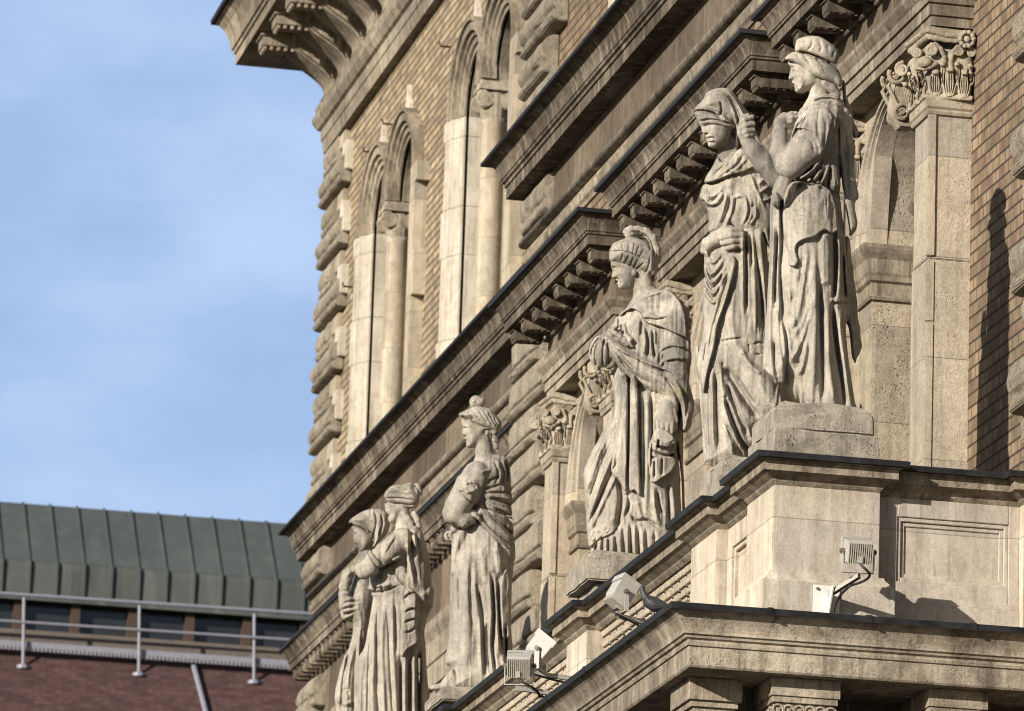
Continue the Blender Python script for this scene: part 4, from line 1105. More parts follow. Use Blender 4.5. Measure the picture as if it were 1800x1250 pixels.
# drapery
c.layer('1355,345 1372,345 1375,420 1372,480 1377,560 1384,600 1383,640 1381,672 1372,678 1362,677 1357,668 1344,656 1338,644 1342,600 1347,536 1351,480 1353,416', 12, 6)
c.cuts('1371,540 1374,600 1379,640 1383,672/1361,600 1362,640 1366,665/1368,400 1364,470 1362,540', 3.2, 6)
c.folds('1360,380 1357,480 1354,580 1352,640/1373,560 1375,610 1376,660', 5, 5)
c.layer('1392,320 1420,318 1455,330 1468,350 1474,400 1463,412 1451,406 1443,409 1434,417 1415,422 1403,429 1400,441 1404,459 1396,470 1386,465 1385,445 1378,420 1374,380 1379,345', 9, 3)
c.layer('1440,412 1452,405 1463,412 1466,450 1465,514 1456,506 1440,494 1436,440', 8, 11); c.ridge('1440,494 1453,504 1465,515', 2.0, 4)
c.layer('1469,400 1484,408 1487,440 1490,470 1494,528 1486,534 1464,533 1458,524 1467,515 1471,450', 5, 5)
c.cuts('1467,412 1468,450 1467,515 1466,530/1482,440 1484,490 1487,528/1479,330 1484,370 1489,400 1491,415', 3.4, 9)
c.cuts('1441,496 1443,560 1445,620 1446,680 1447,712/1463,537 1468,590 1476,644 1483,690 1482,724/1488,560 1495,630 1503,690 1509,730', 4.6, 12)
c.folds('1433,440 1433,560 1430,640 1428,700/1455,540 1458,640 1467,716/1475,540 1483,620 1493,700 1500,728', 7, 9)
c.folds('1428,470 1420,530 1407,570 1394,592/1419,440 1412,500 1400,560 1390,580/1430,520 1421,570 1406,612 1395,634/1405,596 1397,622 1391,634/1383,560 1388,610 1396,640/1418,600 1412,640 1402,660/1385,500 1392,540 1394,580', 4.5, 5)
c.cuts('1424,500 1414,548 1402,580/1425,560 1413,600 1400,630/1412,450 1406,500/1392,520 1390,560', 3.2, 4)
c.folds('1442,284 1425,302 1402,318/1449,284 1438,305 1428,320/1457,288 1450,308 1441,327/1464,288 1466,310 1468,333/1470,292 1472,312 1474,330', 3.2, 6)
c.cuts('1446,290 1434,305 1418,319/1454,292 1444,312 1434,324/1461,292 1457,312 1456,330', 2.4, 7)
c.layer('1394,231 1402,227 1418,229 1431,240 1438,258 1441,273 1450,262 1457,238 1463,200 1430,188 1405,214', 5, 2.5)
c.cuts('1408,240 1425,248 1432,268/1420,200 1412,215 1408,228/1440,195 1437,220 1440,245/1452,210 1452,235 1447,258', 2.6, 3)
c.folds('1424,178 1440,171 1462,170 1478,176/1425,186 1445,188 1460,200 1468,215', 2.6, 4)
c.cuts('1474,200 1474,260 1478,320 1484,372/1486,230 1490,300 1492,350', 3, 5)
c.cuts('1399,91 1416,92 1440,101 1464,113 1474,120', 1.6, 5)
c.cuts('1428,68 1427,80 1420,88/1440,72 1444,84 1440,92/1455,80 1456,92/1466,90 1464,102', 2.2, 2.0); c.cuts('1412,96 1420,106 1428,120/1434,102 1444,114 1452,130/1400,95 1406,104', 2.0, 1.2)
c.cuts('1390,118.5 1396,118/1392,149.6 1398,150.3', 1.3, 1.8); c.cuts('1396,142 1399,146', 1.6, 1.2); c.ball(1394, 121, 15, 3.4, 2.4, 3)
c.folds('1404,136 1408,146 1404,158', 5, 2)
c.plain('1378,100 1400,60 1465,62 1485,110 1482,160 1440,185 1395,175/1355,225 1375,195 1402,195 1395,230 1440,225 1440,280 1390,315 1358,290/1296,205 1325,200 1340,250 1372,300 1366,330 1330,305 1300,255')
fig = c.skin('figure', M['statue'], t1.location, t1, 1, cloth=1.05)

# --- 2: the blindfolded figure
t2 = statue_thing('blindfolded stone woman with veiled head and a hilt in her hand', 9.30, 35.78)
rock('plinth', M['plinth'], t2, 8.965, 9.62, 35.44, 36.06, 9.53, 9.70, 5, 0.01)
rock('rough_block', M['plinth'], t2, 8.985, 9.60, 35.46, 36.04, 9.70, 9.86, 6, 0.06)
c = Carve(1195, 1420, 145, 835, -95, 100, 1.6)
c.mass('1240,440 1262,415 1310,412 1348,425 1362,500 1366,600 1376,650 1386,690 1396,720 1376,748 1348,768 1330,798 1310,822 1270,826 1243,812 1240,799 1236,745 1232,703 1230,682 1223,640 1229,610 1235,578 1237,503 1237,446', 66, -6, 6)
c.mass('1262,274 1290,260 1325,270 1356,300 1367,330 1372,420 1300,428 1262,418 1245,409 1242,404 1244,389 1242,368 1235,356 1230,345 1234,335 1238,322 1242,308 1251,294', 54, -4, 6)
c.mass('1219,196 1224,187 1236,175 1241,164 1251,158 1263,155 1277,155 1287,160 1297,172 1306,187 1315,201 1320,218 1308,228 1297,242 1299,262 1290,266 1291,235 1293,219 1279,216 1266,207 1254,198 1232,193', 38, -4, 3, flat=0.85)
c.mass('1300,180 1310,190 1318,205 1330,235 1345,262 1355,272 1340,280 1318,250 1306,225', 12, -18, 5)
c.mass('1221,197 1224,207 1226,211 1232,221 1235,225 1234.5,229 1236.5,233.5 1239,237 1240,241 1242,246 1244.5,253 1248,259 1257,262 1269,260 1279,249 1285,232 1289,216 1262,196 1240,190', 30, 13, 2)
c.limb('1274,244,2,15 1282,285,0,19', 5)
c.ball(1239.5, 232, 24, 4.4, 3.4, 5); c.limb('1231,210,18,3.6 1238.5,229,24,4.2', 3)
c.folds('1228,210 1245,206 1262,208 1277,214/1232,217 1250,214 1270,217 1286,224', 2.6, 2.6); c.cuts('1231,213.5 1250,210 1266,213 1282,219/1235,222.5 1252,219 1268,221 1284,227/1243,243.5 1250,241.8 1256,243/1240,234.5 1247,236', 1.3, 2.4)
c.folds('1243,240.8 1249,239 1256,241/1245,247.5 1250,247 1255,246.5', 1.6, 1.8); c.ball(1251, 255, 23, 6.5, 4.5, 6, 4); c.ball(1265, 238, 26, 14, 14, 14, 8)
c.cuts('1247,250.5 1252,251 1257,250', 1.8, 1.6)
c.cuts('1222,196 1233,194 1254,199 1266,208 1279,217 1292,219', 1.8, 4); c.folds('1224,193 1236,190 1256,195 1268,203 1281,212', 2.4, 3)
c.cuts('1283,172 1291,190 1296,205 1299,222/1266,178 1269,195 1264,204/1276,165 1290,180 1301,200 1306,215', 2.2, 4); c.folds('1278,160 1292,176 1303,196 1310,212/1284,182 1293,205 1296,235 1292,262', 3.2, 3.5)
c.layer('1261,276 1251,294 1242,308 1238,321 1250,321 1268,315 1285,308 1305,304 1318,298 1329,291 1322,275 1302,260 1286,278 1270,284', 9, 2.5)
c.folds('1290,266 1280,282 1262,298 1245,314/1302,268 1292,286 1272,302 1254,316/1313,276 1300,292 1280,304', 3, 3); c.cuts('1284,278 1268,294 1250,310/1306,274 1294,292 1274,306', 1.8, 3)
c.folds('1236,328 1247,345 1260,341 1270,330/1232,344 1246,358 1260,356 1271,342/1234,334 1246,350 1262,349 1271,336', 2.8, 4.5)
c.cuts('1236,336 1247,352 1261,348/1234,350 1247,364 1263,360/1240,322 1256,322 1270,316', 2, 5)
c.folds('1278,340 1272,365 1262,395/1290,344 1285,372 1274,398/1288,350 1301,344 1311,350 1313,372 1306,394/1318,352 1322,372 1312,396/1328,360 1328,380 1318,396', 3, 4)
c.cuts('1284,345 1279,370 1268,396/1316,352 1318,374 1309,394/1322,360 1322,378', 2, 4)
c.folds('1318,306 1330,334 1345,368', 2.4, 4); c.folds('1334,322 1345,314 1356,310/1336,338 1348,330 1360,326/1340,352 1352,350 1362,346', 3, 4)
c.limb('1240,440,26,9 1246,428,30,12 1258,420,38,13 1272,413,44,14', 4)
c.mass('1266,408 1285,402 1303,404 1306,420 1303,438 1284,438 1270,430', 14, 44, 3)
for p in ('1268,410,56,5 1284,405,60,5.4 1302,404,54,5', '1265,418,58,5.4 1284,414,62,5.6 1304,413,54,5', '1270,427,58,5.4 1287,424,62,5.4 1304,423,54,5', '1278,436,56,5 1290,433,60,5 1303,432,53,4.5', '1270,405,52,4.6 1278,398,54,4.8 1286,400,54,4'):
    c.limb(p, 1.5)
c.limb('1277,438,46,6 1279,453,46,6.5', 2); c.limb('1287,436,48,5.5 1289,450,48,5.5', 2); c.limb('1270,453,46,3 1296,453,46,3', 1)
c.mass('1300,405 1330,396 1352,398 1357,430 1353,470 1347,550 1344,604 1330,598 1312,576 1311,553 1302,553 1301,440', 24, 26, 4)
c.cuts('1312,412 1312,470 1311.5,526 1312,550/1318,410 1320,440 1322,470/1326,405 1331,464 1338,517 1342,580/1341,405 1350,440 1352,470', 3, 8)
c.folds('1306,410 1306,480 1307,548/1324,440 1327,510 1329,580/1334,410 1341,470 1345,530', 3.6, 4)
c.ball(1333, 614, 26, 10, 13, 12, 4); c.cuts('1325,606 1334,602 1342,606/1328,622 1338,624', 1.6, 3)
c.mass('1264,560 1278,505 1292,466 1302,470 1311,560 1316,600 1332,622 1356,650 1374,690 1384,712 1366,738 1336,722 1312,692 1290,650 1274,616', 40, 30, 6)
c.cuts('1273,642 1290,670 1308,698 1324,722 1336,738', 7, 20)
c.cuts('1278,672 1288,705 1304,742 1316,768/1274,700 1293,752 1304,778 1320,796', 4.2, 14)
c.cuts('1258,660 1260,724 1263,790/1272,745 1288,765 1306,802/1248,680 1248,750 1250,800/1296,660 1312,690 1330,714', 3, 6)
c.folds('1266,640 1272,700 1288,760 1312,806/1252,640 1251,720 1253,806/1296,720 1312,756 1328,784/1270,720 1278,760 1292,806/1302,612 1318,640 1340,660', 4.5, 6)
c.cuts('1266,600 1283,597 1306,594/1300,620 1325,640 1345,648/1316,604 1318,620', 1.4, 3)
c.folds('1242,452 1250,482 1272,456/1240,468 1251,497 1273,472/1238,496 1254,516 1275,482/1239,512 1254,532 1264,508/1240,440 1252,462 1268,446', 2.6, 4.5); c.cuts('1241,460 1250,490 1273,464/1239,482 1252,507 1274,477/1240,505 1254,524 1268,500', 1.8, 4)
c.layer('1276,455 1294,453 1291,480 1279,525 1263,570 1257,610 1246,650 1237,692 1230,660 1236,600 1250,560 1263,510', 9, 3)
c.cuts('1284,470 1270,520 1255,570 1247,610 1238,650/1242,600 1236,640', 2.4, 4); c.folds('1288,470 1274,524 1258,575 1248,630 1240,670', 3, 3)
c.mass('1222,620 1230,610 1234,660 1238,720 1243,800 1238,812 1233,745 1228,690', 16, -30, 4)
c.plain('1215,190 1245,155 1300,160 1320,215 1290,265 1270,285 1240,262/1232,440 1262,398 1308,398 1306,442 1280,455')
fig = c.skin('figure', M['statue'], t2.location, t2, 2, cloth=1.0)

# --- 3: the figure in a crested helmet
t3 = statue_thing('stone woman in a crested helmet gathering her cloak with a drooping hand', 9.32, 39.55)
rock('plinth', M['plinth'], t3, 9.02, 9.66, 39.2, 39.8, 9.53, 9.70, 7, 0.01)
rock('rough_block', M['plinth'], t3, 8.94, 9.68, 39.12, 39.84, 9.70, 9.93, 8, 0.05)
c = Carve(1012, 1232, 390, 1010, -92, 98, 1.5)
c.mass('1085,640 1120,655 1204,690 1201,760 1201,800 1203,880 1204,960 1180,1004 1110,1004 1060,1000 1040,996 1036,986 1038,965 1034,957 1030,913 1027,875 1025,844 1027,827 1040,794 1058,762 1077,735 1080,700 1078,665', 66, -5, 6)
c.mass('1116,518 1135,508 1160,507 1180,513 1194,525 1203,545 1207,575 1210,626 1208,662 1205,705 1120,705 1098,640 1075,602 1074,574 1089,553 1105,535', 56, -4, 6)
c.mass('1071,443 1074,434 1081,426 1100,419 1115,417 1132,424 1145,434 1154,446 1156,461 1157,477 1150,485 1138,482 1123,478 1115,475 1096,467 1080,462 1072,458', 37, 0, 2)
c.limb('1112,411,0,4 1104,413,0,6 1101,407,0,6 1108,402,0,6 1122,402,0,6.5 1136,408,0,7.5 1147,420,0,8 1153,438,-2,8 1155,458,-4,7', 2)
c.mass('1073.5,456 1074.2,469 1076.5,477 1074.6,487 1077.6,490.3 1081.8,490.6 1081,493 1084.2,495.3 1083.2,498.3 1086,500.3 1086.6,505 1090,508.6 1100,509.5 1114,508 1122,490 1121,468 1095,458', 23, 0, 1.5, sm=False)
c.limb('1128,482,0,16 1131,505,0,17 1138,528,-2,26', 6)
c.limb('1186,556,32,27 1189,630,44,25 1188,688,48,22 1176,722,54,14', 7)
c.mass('1052,594 1066,586 1085,596 1105,612 1132,625 1160,640 1190,655 1208,668 1215,684 1221,706 1219,724 1217,743 1211,757 1198,758 1193,728 1185,708 1160,694 1125,680 1100,660 1080,634 1064,610', 27, 40, 5)
c.ball(1058, 618, 26, 21, 29, 22, 3); c.ball(1047, 622, 22, 12, 20, 16, 3)
c.cuts('1060,592 1050,605 1045,625 1050,645/1064,592 1060,615 1060,645/1055,592 1042,610 1039,628/1068,600 1070,622 1068,642', 1.6, 3)
c.limb('1066,588,44,6 1078,583,48,6.5 1090,590,46,7 1104,600,40,9', 3)
for p in ('1072,580,54,3.6 1082,586,58,3.6 1090,594,56,3.2', '1080,584,56,3.6 1090,592,58,3.6 1096,602,54,3.2', '1088,590,54,3.6 1098,597,56,3.6 1103,606,52,3.2', '1095,594,52,3.6 1106,600,54,3.4 1110,608,50,3'):
    c.limb(p, 1.2)
c.mass('1163,702 1180,702 1187,724 1189,745 1186,760 1176,756 1162,752 1152,744 1154,726', 14, 62, 4)
for p in ('1158,738,70,5 1157,754,72,4.6 1159,765,68,3.6', '1165,745,73,4.8 1163,762,75,4.4 1163,774,70,3.6', '1173,746,73,4.8 1172,764,75,4.4 1171,775,70,3.6', '1181,744,71,4.6 1180,760,72,4.2 1180,771,68,3.4', '1184,722,66,5 1188,740,64,4.5 1187,754,60,4'):
    c.limb(p, 1.0)
c.layer('1089,553 1105,540 1120,528 1165,509 1185,515 1203,545 1208,592 1200,592 1180,584 1160,575 1135,567 1124,550 1112,544 1100,548 1090,556', 8, 2.2)
c.folds('1128,556 1150,556 1175,556/1135,548 1155,560 1172,572/1110,532 1130,522 1160,514', 3, 3); c.cuts('1130,560 1152,562 1172,558', 2, 3)
c.folds('1160,634 1164,617 1174,608 1190,607 1208,612/1166,640 1176,632 1192,629 1206,632', 3, 5); c.cuts('1158,640 1161,622 1170,612/1164,646 1170,636 1186,634', 2, 5)
c.folds('1130,575 1134,600 1130,625/1142,576 1144,600 1146,628/1150,580 1150,605/1094,566 1100,585 1115,600/1078,570 1080,580/1084,558 1084,578', 3, 4); c.cuts('1136,580 1140,605 1138,628/1148,582 1148,610 1152,630/1128,565 1126,590/1092,570 1096,588', 2.2, 6)
c.cuts('1080,606 1110,640 1150,666 1188,694/1100,622 1140,644 1180,656/1166,660 1182,680 1192,704 1198,740/1084,622 1108,652 1140,674/1198,680 1206,706 1206,740', 2.4, 5)
c.folds('1072,602 1115,628 1168,648 1196,664/1084,616 1118,648 1160,672 1188,700/1178,662 1195,684 1204,712 1207,748/1090,612 1130,640 1170,662', 4, 4.5)
c.layer('1090,660 1103,662 1106,720 1104,790 1102,840 1100,864 1087,846 1073,828 1078,800 1087,740 1090,700', 11, 3)
c.layer('1107,668 1121,670 1123,740 1125,800 1127,869 1115,863 1105,856 1106,760', 10, 3)
c.folds('1138,680 1138,780 1137,880 1140,905/1096,690 1092,770 1086,835/1114,690 1114,790 1117,855', 4.5, 4); c.cuts('1105,690 1104,780 1102,850/1124,690 1125,780 1126,866/1131,690 1132,780 1132,860/1145,690 1146,770 1143,840', 2.4, 7)
c.layer('1145,768 1160,752 1187,770 1188,795 1178,800 1188,806 1189,816 1180,831 1165,841 1152,849 1143,843 1140,800', 11, 2.6)
c.cuts('1144,790 1156,797 1174,801 1186,797/1144,803 1152,806/1158,772 1157,788/1164,806 1163,835/1150,810 1150,840', 2, 7)
c.cuts('1172,846 1175,880 1178,960/1155,862 1160,890 1166,905/1188,770 1196,840 1198,930/1110,905 1118,916 1136,914 1160,928', 2.6, 6)
c.folds('1148,860 1152,900 1158,920/1182,850 1186,900 1186,960/1120,880 1126,905 1132,912', 4, 4)
c.folds('1066,768 1045,822 1033,862/1082,785 1062,836 1038,900/1086,830 1062,880 1036,934/1060,780 1036,836 1030,870/1078,800 1056,850 1034,915', 3.4, 4); c.cuts('1072,780 1052,830 1036,880/1086,808 1062,860 1036,918/1050,800 1032,850', 2.4, 4)
c.cuts('1086,842 1092,870 1090,900 1084,930', 5, 14); c.cuts('1100,865 1105,885 1100,905', 4, 8); c.folds('1096,850 1102,880 1094,908', 3, 5)
c.layer('1034,938 1055,926 1080,908 1083,925 1076,938 1052,949 1036,962', 4, 1.5); c.folds('1042,938 1046,944 1042,950 1038,944 1042,938/1053,931 1058,937 1054,944 1049,938 1053,931/1066,924 1070,930 1066,936 1062,930 1066,924', 1.4, 2.2)
c.cuts('1048,955 1046,990/1060,948 1058,994/1070,945 1070,996/1082,940 1084,996/1095,925 1098,996/1108,920 1110,996/1122,925 1124,996/1136,930 1138,996/1150,935 1152,990', 2.4, 5)
c.folds('1054,955 1052,990/1065,950 1064,994/1076,945 1077,996/1089,935 1091,996/1102,925 1104,996/1115,925 1117,996/1129,930 1131,996', 3, 3)
c.cuts('1073,443 1082,441.5 1100,443 1118,449 1135,458', 1.3, 3.6); c.cuts('1094,428 1096,441/1106,426 1104,444/1116,427 1112,447/1124,432 1118,448/1132,440 1124,452/1096,446 1092,458/1106,448 1098,464/1114,451 1108,468/1122,455 1114,472/1132,462 1118,474/1143,452 1140,468 1134,480/1150,460 1148,474 1142,482', 1.1, 2.2)
c.cuts('1124,408 1140,418 1148,436 1150,460/1114,407 1126,408/1138,424 1144,440', 1.4, 3)
c.cuts('1077,470 1083,472/1080,494.5 1087,496/1084,488 1088,492', 1.2, 2.2); c.ball(1082.5, 473, 14, 3, 2.2, 3, 1.5); c.folds('1074,466 1080,466 1090,469', 1.6, 1.8)
c.ball(1115, 480, 19, 4.5, 6, 5, 2)
c.plain('1068,430 1100,400 1160,425 1162,490 1160,510 1110,520 1072,490/1036,590 1070,575 1110,590 1110,610 1075,650 1040,640/1150,700 1190,700 1192,775 1152,775')
fig = c.skin('figure', M['statue'], t3.location, t3, 3, cloth=0.95)

# --- 4: the figure with the tall topknot
t4 = statue_thing('stone woman with a round topknot and folded arms above a wrapped sash', 9.34, 44.05)
rock('plinth', M['plinth'], t4, 8.99, 9.66, 43.75, 44.38, 9.53, 9.60, 9, 0.01)
rock('rough_block', M['plinth'], t4, 8.84, 9.66, 43.78, 44.45, 9.60, 9.725, 10, 0.03)
c = Carve(748, 916, 686, 1226, -72, 78, 1.4)
c.mass('800,958 826,915 870,930 902,955 903,975 901,1030 899,1100 901,1150 896,1220 790,1220 782,1206 793,1178 784,1166 785,1145 789,1099 790,1053 792,997 794,972', 50, -4, 5)
c.mass('838,806 850,799 872,799 888,803 896,819 899,848 901,872 899,898 904,955 900,990 830,990 812,930 825,895 800,870 802,843 818,827', 46, -3, 5)
c.mass('826,712 825,704 830,697 838,695 845,698 851,700 853,707 851,713 843,716 828,716', 12, 0, 2); c.ball(833, 705, 10, 4, 4, 4, 1)
c.mass('807,731 808,726 817,722 826,718 835,715 851,716 862,719 870,727 880,740 882,747 878,760 872,762 864,758 851,754 838,747 828,740 816,736', 27, 0, 2)
c.mass('810.5,736 811.2,745 813.8,749.5 812.8,757 812.4,764 814.2,766.6 816.6,767.4 816.2,770 818,772.2 816.8,775.2 819.6,777.4 819,783.6 822,787.4 830,788 843,780 853,767 857,750 830,738', 20, 0, 1.5, sm=False)
c.limb('848,772,0,13.5 850,790,0,14 853,812,-1,20', 5); c.limb('867,758,6,5 870,772,6,5.5 872,786,5,5', 2); c.ball(856, 761, 16, 4, 5.5, 4, 1.5)
c.limb('838,836,30,25 818,868,42,24 803,890,46,21 798,902,46,19', 6); c.limb('798,903,46,18 815,912,44,15 838,906,36,12', 5)
c.ball(789, 943, 24, 9, 10, 9, 2); c.ball(804, 921, 34, 8, 7, 8, 3); c.ball(798, 930, 30, 7, 7, 7, 3)
c.mass('801,930 818,922 830,914 820,945 808,970 800,1000 794,1010 793,985 794,955 797,940', 14, 22, 4)
c.mass('793,1174 802,1192 802,1214 764,1214 757,1208 775,1199', 13, 26, 3); c.ball(764, 1208, 30, 7, 5, 7, 3)
c.cuts('806,862 815,868 825,880 833,886/818,846 830,850 838,858/786,938 792,948', 1.8, 4); c.folds('808,858 820,864 832,876/815,850 832,848 842,860/820,866 836,862', 2.4, 3.5)
c.cuts('870,812 876,830 872,850/880,810 886,830 882,852/856,848 868,842 880,838/850,860 862,858 880,852/888,812 892,835 890,850', 2.2, 4); c.folds('874,812 881,832 876,852/884,808 889,832/846,830 862,826', 2.6, 3)
c.cuts('849,886 867,909 890,928 902,942/835,896 852,915 864,930 884,946 902,962/859,876 880,882 900,888/858,866 880,866 900,866/856,894 876,902 900,908/828,906 846,922 866,940 890,966/870,894 886,902 901,918', 1.8, 4.5)
c.folds('842,890 860,912 880,930 902,950/853,880 874,892 900,900/830,900 850,920 872,944 896,968/858,870 880,874 900,878/862,900 880,914 901,930', 2.6, 3.5)
c.folds('815,955 811,1050 817,1130 812,1185', 13, 8); c.cuts('839,1030 848,1080 851,1145 854,1185', 3.6, 9); c.cuts('864,1008 869,1076 866,1136 873,1190/874,1018 879,1099 885,1160/856,1090 857,1140 861,1180/888,1100 890,1160', 3, 9)
c.folds('860,1010 863,1076 860,1130/871,1020 874,1090 877,1150/844,1090 845,1150 848,1190/882,1120 886,1180', 3.4, 4)
c.layer('869,958 878,957 885,1009 875,1009 871,1000', 7, 4); c.layer('880,1010 893,998 899,1030 898,1100 896,1122 880,1119 877,1060', 7, 5)
c.folds('826,965 822,1040 826,1110/834,975 834,1040 840,1090/806,985 800,1060 804,1120/846,960 850,1000 858,1030', 6, 4); c.cuts('828,990 828,1060 832,1120/806,1000 808,1080', 4, 3); c.cuts('800,1060 803,1100 804,1150/796,1010 794,1060', 2, 3)
c.cuts('813,731 822,738/822,724 833,738/832,722 846,742/842,722 858,744/850,722 866,748/858,724 874,752/868,734 878,752/826,740 840,746 856,752', 1.3, 2.4)
c.cuts('815,752 822,753.5/815.5,773.6 823,774.8/816,766.5 820,769', 1.2, 2.2); c.ball(822, 753.6, 13, 2.8, 2, 3, 1.5); c.folds('811,748 818,749 828,750', 1.5, 1.8)
c.cuts('868,764 874,766/868,770 875,772/868,777 875,779', 1.2, 2)
c.plain('804,725 835,692 885,735 880,790 840,808 806,775/785,880 830,860 840,905 795,922/782,930 805,912 812,935 790,955')
fig = c.skin('figure', M['statue_far'], t4.location, t4, 4, cloth=0.85)

# --- 5 and 6: the pair at the far end of the parapet
t5 = statue_thing('stone woman with a bun at the back of her head beside the veiled statue', 9.34, 46.75)
rock('plinth', M['plinth'], t5, 8.98, 9.68, 46.3, 46.93, 9.53, 9.86, 11, 0.02)
c = Carve(612, 768, 842, 1300, -64, 72, 1.4)
c.mass('652,1030 757,1028 757,1070 749,1096 748,1150 748,1292 640,1292 622,1262 625,1170 640,1140 648,1100 656,1050', 48, -4, 5)
c.mass('690,935 705,924 725,922 738,930 750,960 757,1000 758,1040 757,1072 700,1072 655,1046 650,1010 670,975', 44, -3, 5)
c.mass('675,872 680,861 692,853 712,850 724,850 732,862 738,878 733,890 727,894 708,893 692,888 681,882', 24, 0, 2); c.ball(733, 862, 0, 10, 13, 12, 2)
c.mass('679,884 677,893 678.5,900 682.5,905 682,914 686,919.5 695,919 706,906 709,888', 17, 0, 1.5)
c.limb('706,892,0,11.5 711,926,0,16', 4); c.limb('710,902,9,5 716,912,9,6 722,920,7,6', 2); c.limb('728,903,4,5 733,914,2,6 736,924,0,6', 2)
c.limb('708,950,34,22 682,968,44,20 660,984,48,17 650,996,48,16', 5); c.limb('650,997,48,17 640,1004,46,14 634,1000,42,11', 4)
c.cuts('646,971 655,985 667,1000 684,992/652,968 662,980 674,992', 1.7, 4); c.folds('650,970 660,983 672,997/696,940 684,956 676,972/704,978 690,986', 2.4, 3)
c.cuts('690,1000 706,1022 722,1040/722,945 726,980 734,1020/732,940 740,990/712,980 716,1010', 2.2, 4); c.folds('716,950 720,990 728,1030/728,938 736,985', 3, 4)
c.cuts('651,1040 664,1041 680,1038 700,1030', 2, 5); c.folds('652,1034 662,1030 676,1030 690,1026', 3, 4); c.cuts('658,1030 660,1040/670,1028 672,1040/683,1028 684,1038', 1.5, 4)
c.layer('704,1030 730,1041 732,1071 731,1100 735,1128 716,1142 705,1152 706,1080', 10, 2)
c.cuts('711,1052 720,1044 731,1043/712,1076 722,1071 732,1071/711,1094 722,1090 732,1088/712,1112 722,1110 732,1102', 1.8, 6)
c.cuts('704,1156 704,1285/720,1150 720,1285/736,1140 737,1285', 4, 12); c.folds('712,1160 712,1285/728,1150 729,1285', 3.4, 5)
c.cuts('665,1055 662,1150 666,1280/681,1060 685,1160 692,1280/652,1110 648,1180 646,1280/694,1060 696,1150', 2.6, 4); c.folds('672,1055 672,1160 678,1280/657,1100 655,1180 655,1280/690,1050 692,1160 699,1280/640,1150 634,1200 634,1280', 4, 4)
c.cuts('678,868 700,866 724,872/678,876 704,876 730,880/684,860 704,858 722,862/690,884 708,886 726,888', 1.3, 2.6); c.cuts('679,894 684,895/682,906 687,907', 1.2, 1.6); c.cuts('728,852 736,862 738,872', 1.4, 3)
c.plain('672,870 700,850 745,855 742,895 722,928 680,920/628,995 650,970 668,1005 640,1020')
fig = c.skin('figure', M['statue_far'], t5.location, t5, 5, cloth=0.85)

t6 = statue_thing('veiled stone woman with downcast face, farthest statue at the end of the parapet', 9.30, 48.1)
rock('plinth', M['plinth'], t6, 8.98, 9.68, 47.7, 48.5, 9.53, 9.86, 12, 0.02)
c = Carve(576, 700, 886, 1300, -54, 56, 1.4)
c.mass('632,985 650,975 664,1030 660,1060 650,1100 645,1150 640,1292 592,1292 590,1245 588,1225 592,1200 603,1160 616,1130 619,1096 602,1090 599,1068 604,1052 614,1040 622,1015', 36, -4, 5)
c.mass('613,920 614,915 619,910 633,901 646,896 659,894 676,898 684,910 685,930 673,946 662,962 652,963 655,945 648,933 635,925 620,921', 28, 0, 2)
c.mass('619,924 620,936 621.4,948 622,954 625,956 627,957.6 628,962.5 630.6,964 631.6,968 636,970 644,968.5 653,958 656,940 640,924', 20, 6, 1.5)
c.limb('645,955,0,11 640,990,0,14', 4); c.limb('646,975,8,10 640,1005,6,14 640,1040,0,20', 4)
c.limb('610,1062,20,15 606,1046,22,10 605,1030,24,8 608,1018,26,8 614,1006,26,8', 4); c.limb('612,1008,26,6 622,1000,26,6 630,998,26,5', 2); c.limb('604,1018,28,4 606,1006,30,4 614,1000,30,3.5', 1.5); c.limb('608,1014,32,4 614,1006,34,4 622,1004,32,3.5', 1.5)
c.folds('603,1034 612,1036/603,1042 613,1044/602,1056 620,1052 634,1054/601,1066 618,1062 632,1062/602,1077 618,1072 630,1070/606,1087 620,1080', 2.2, 1.8); c.cuts('602,1061 620,1057 634,1058/602,1071 618,1067/604,1082 618,1077', 1.4, 1.8)
c.cuts('619,923 634,927 646,935 652,942/659,900 662,915 657,940 656,955/670,904 672,922 666,942', 1.5, 4); c.folds('618,919 626,922 634,924 644,930 650,938', 2.2, 3)
c.cuts('622,937 628,938/624,957.6 630,958/624,950 628,953', 1.2, 2); c.ball(627.5, 938, 11, 2.4, 1.8, 3, 1.5)
c.cuts('616,1140 604,1190 600,1250/628,1130 622,1190 620,1290/636,1110 634,1180 634,1290/602,1215 610,1212 612,1222', 2.4, 4); c.folds('622,1135 612,1190 608,1280/634,1120 628,1190 627,1290/592,1228 606,1238 622,1232', 3.4, 4)
c.plain('612,915 640,895 660,940 645,985 620,965/600,1000 632,990 630,1012 610,1060 598,1040')
fig = c.skin('figure', M['statue_far'], t6.location, t6, 6, cloth=0.8)

# ------------------------------------------------------------------ pigeon on the ledge of the portico cornice
pg = thing('pigeon', 'dark grey pigeon perched on the ledge of the lower cornice', 'bird', tuple(ony(1150, 1074, 34.4)))
M['feather'] = simple('slate_feathers', (0.036, 0.035, 0.038), 0.5, 0.0, 0.3, 30.0, 0.002)
M['beak'] = simple('dark_beak', (0.03, 0.028, 0.026), 0.5)
c = Carve(1112, 1192, 1018, 1096, -24, 24, 0.6)
c.mass('1132,1043 1140,1046 1150,1049 1162,1054 1172,1061 1178,1069 1168,1074 1154,1076 1143,1073 1135,1066 1131,1056', 14, 0, 2)
c.limb('1140,1059,0,10 1134,1049,0,6.8 1130,1040,0,5', 2); c.ball(1129, 1034.5, 0, 5.4, 5, 4.6, 1.5); c.limb('1125,1036,0,2 1121,1038.6,0,0.8', 0.6)
c.limb('1160,1064,0,8 1173,1071,0,4.4 1186,1081,0,2.2', 2); c.mass('1142,1053 1158,1055 1176,1068 1162,1070 1147,1066', 5, 9, 1.5)
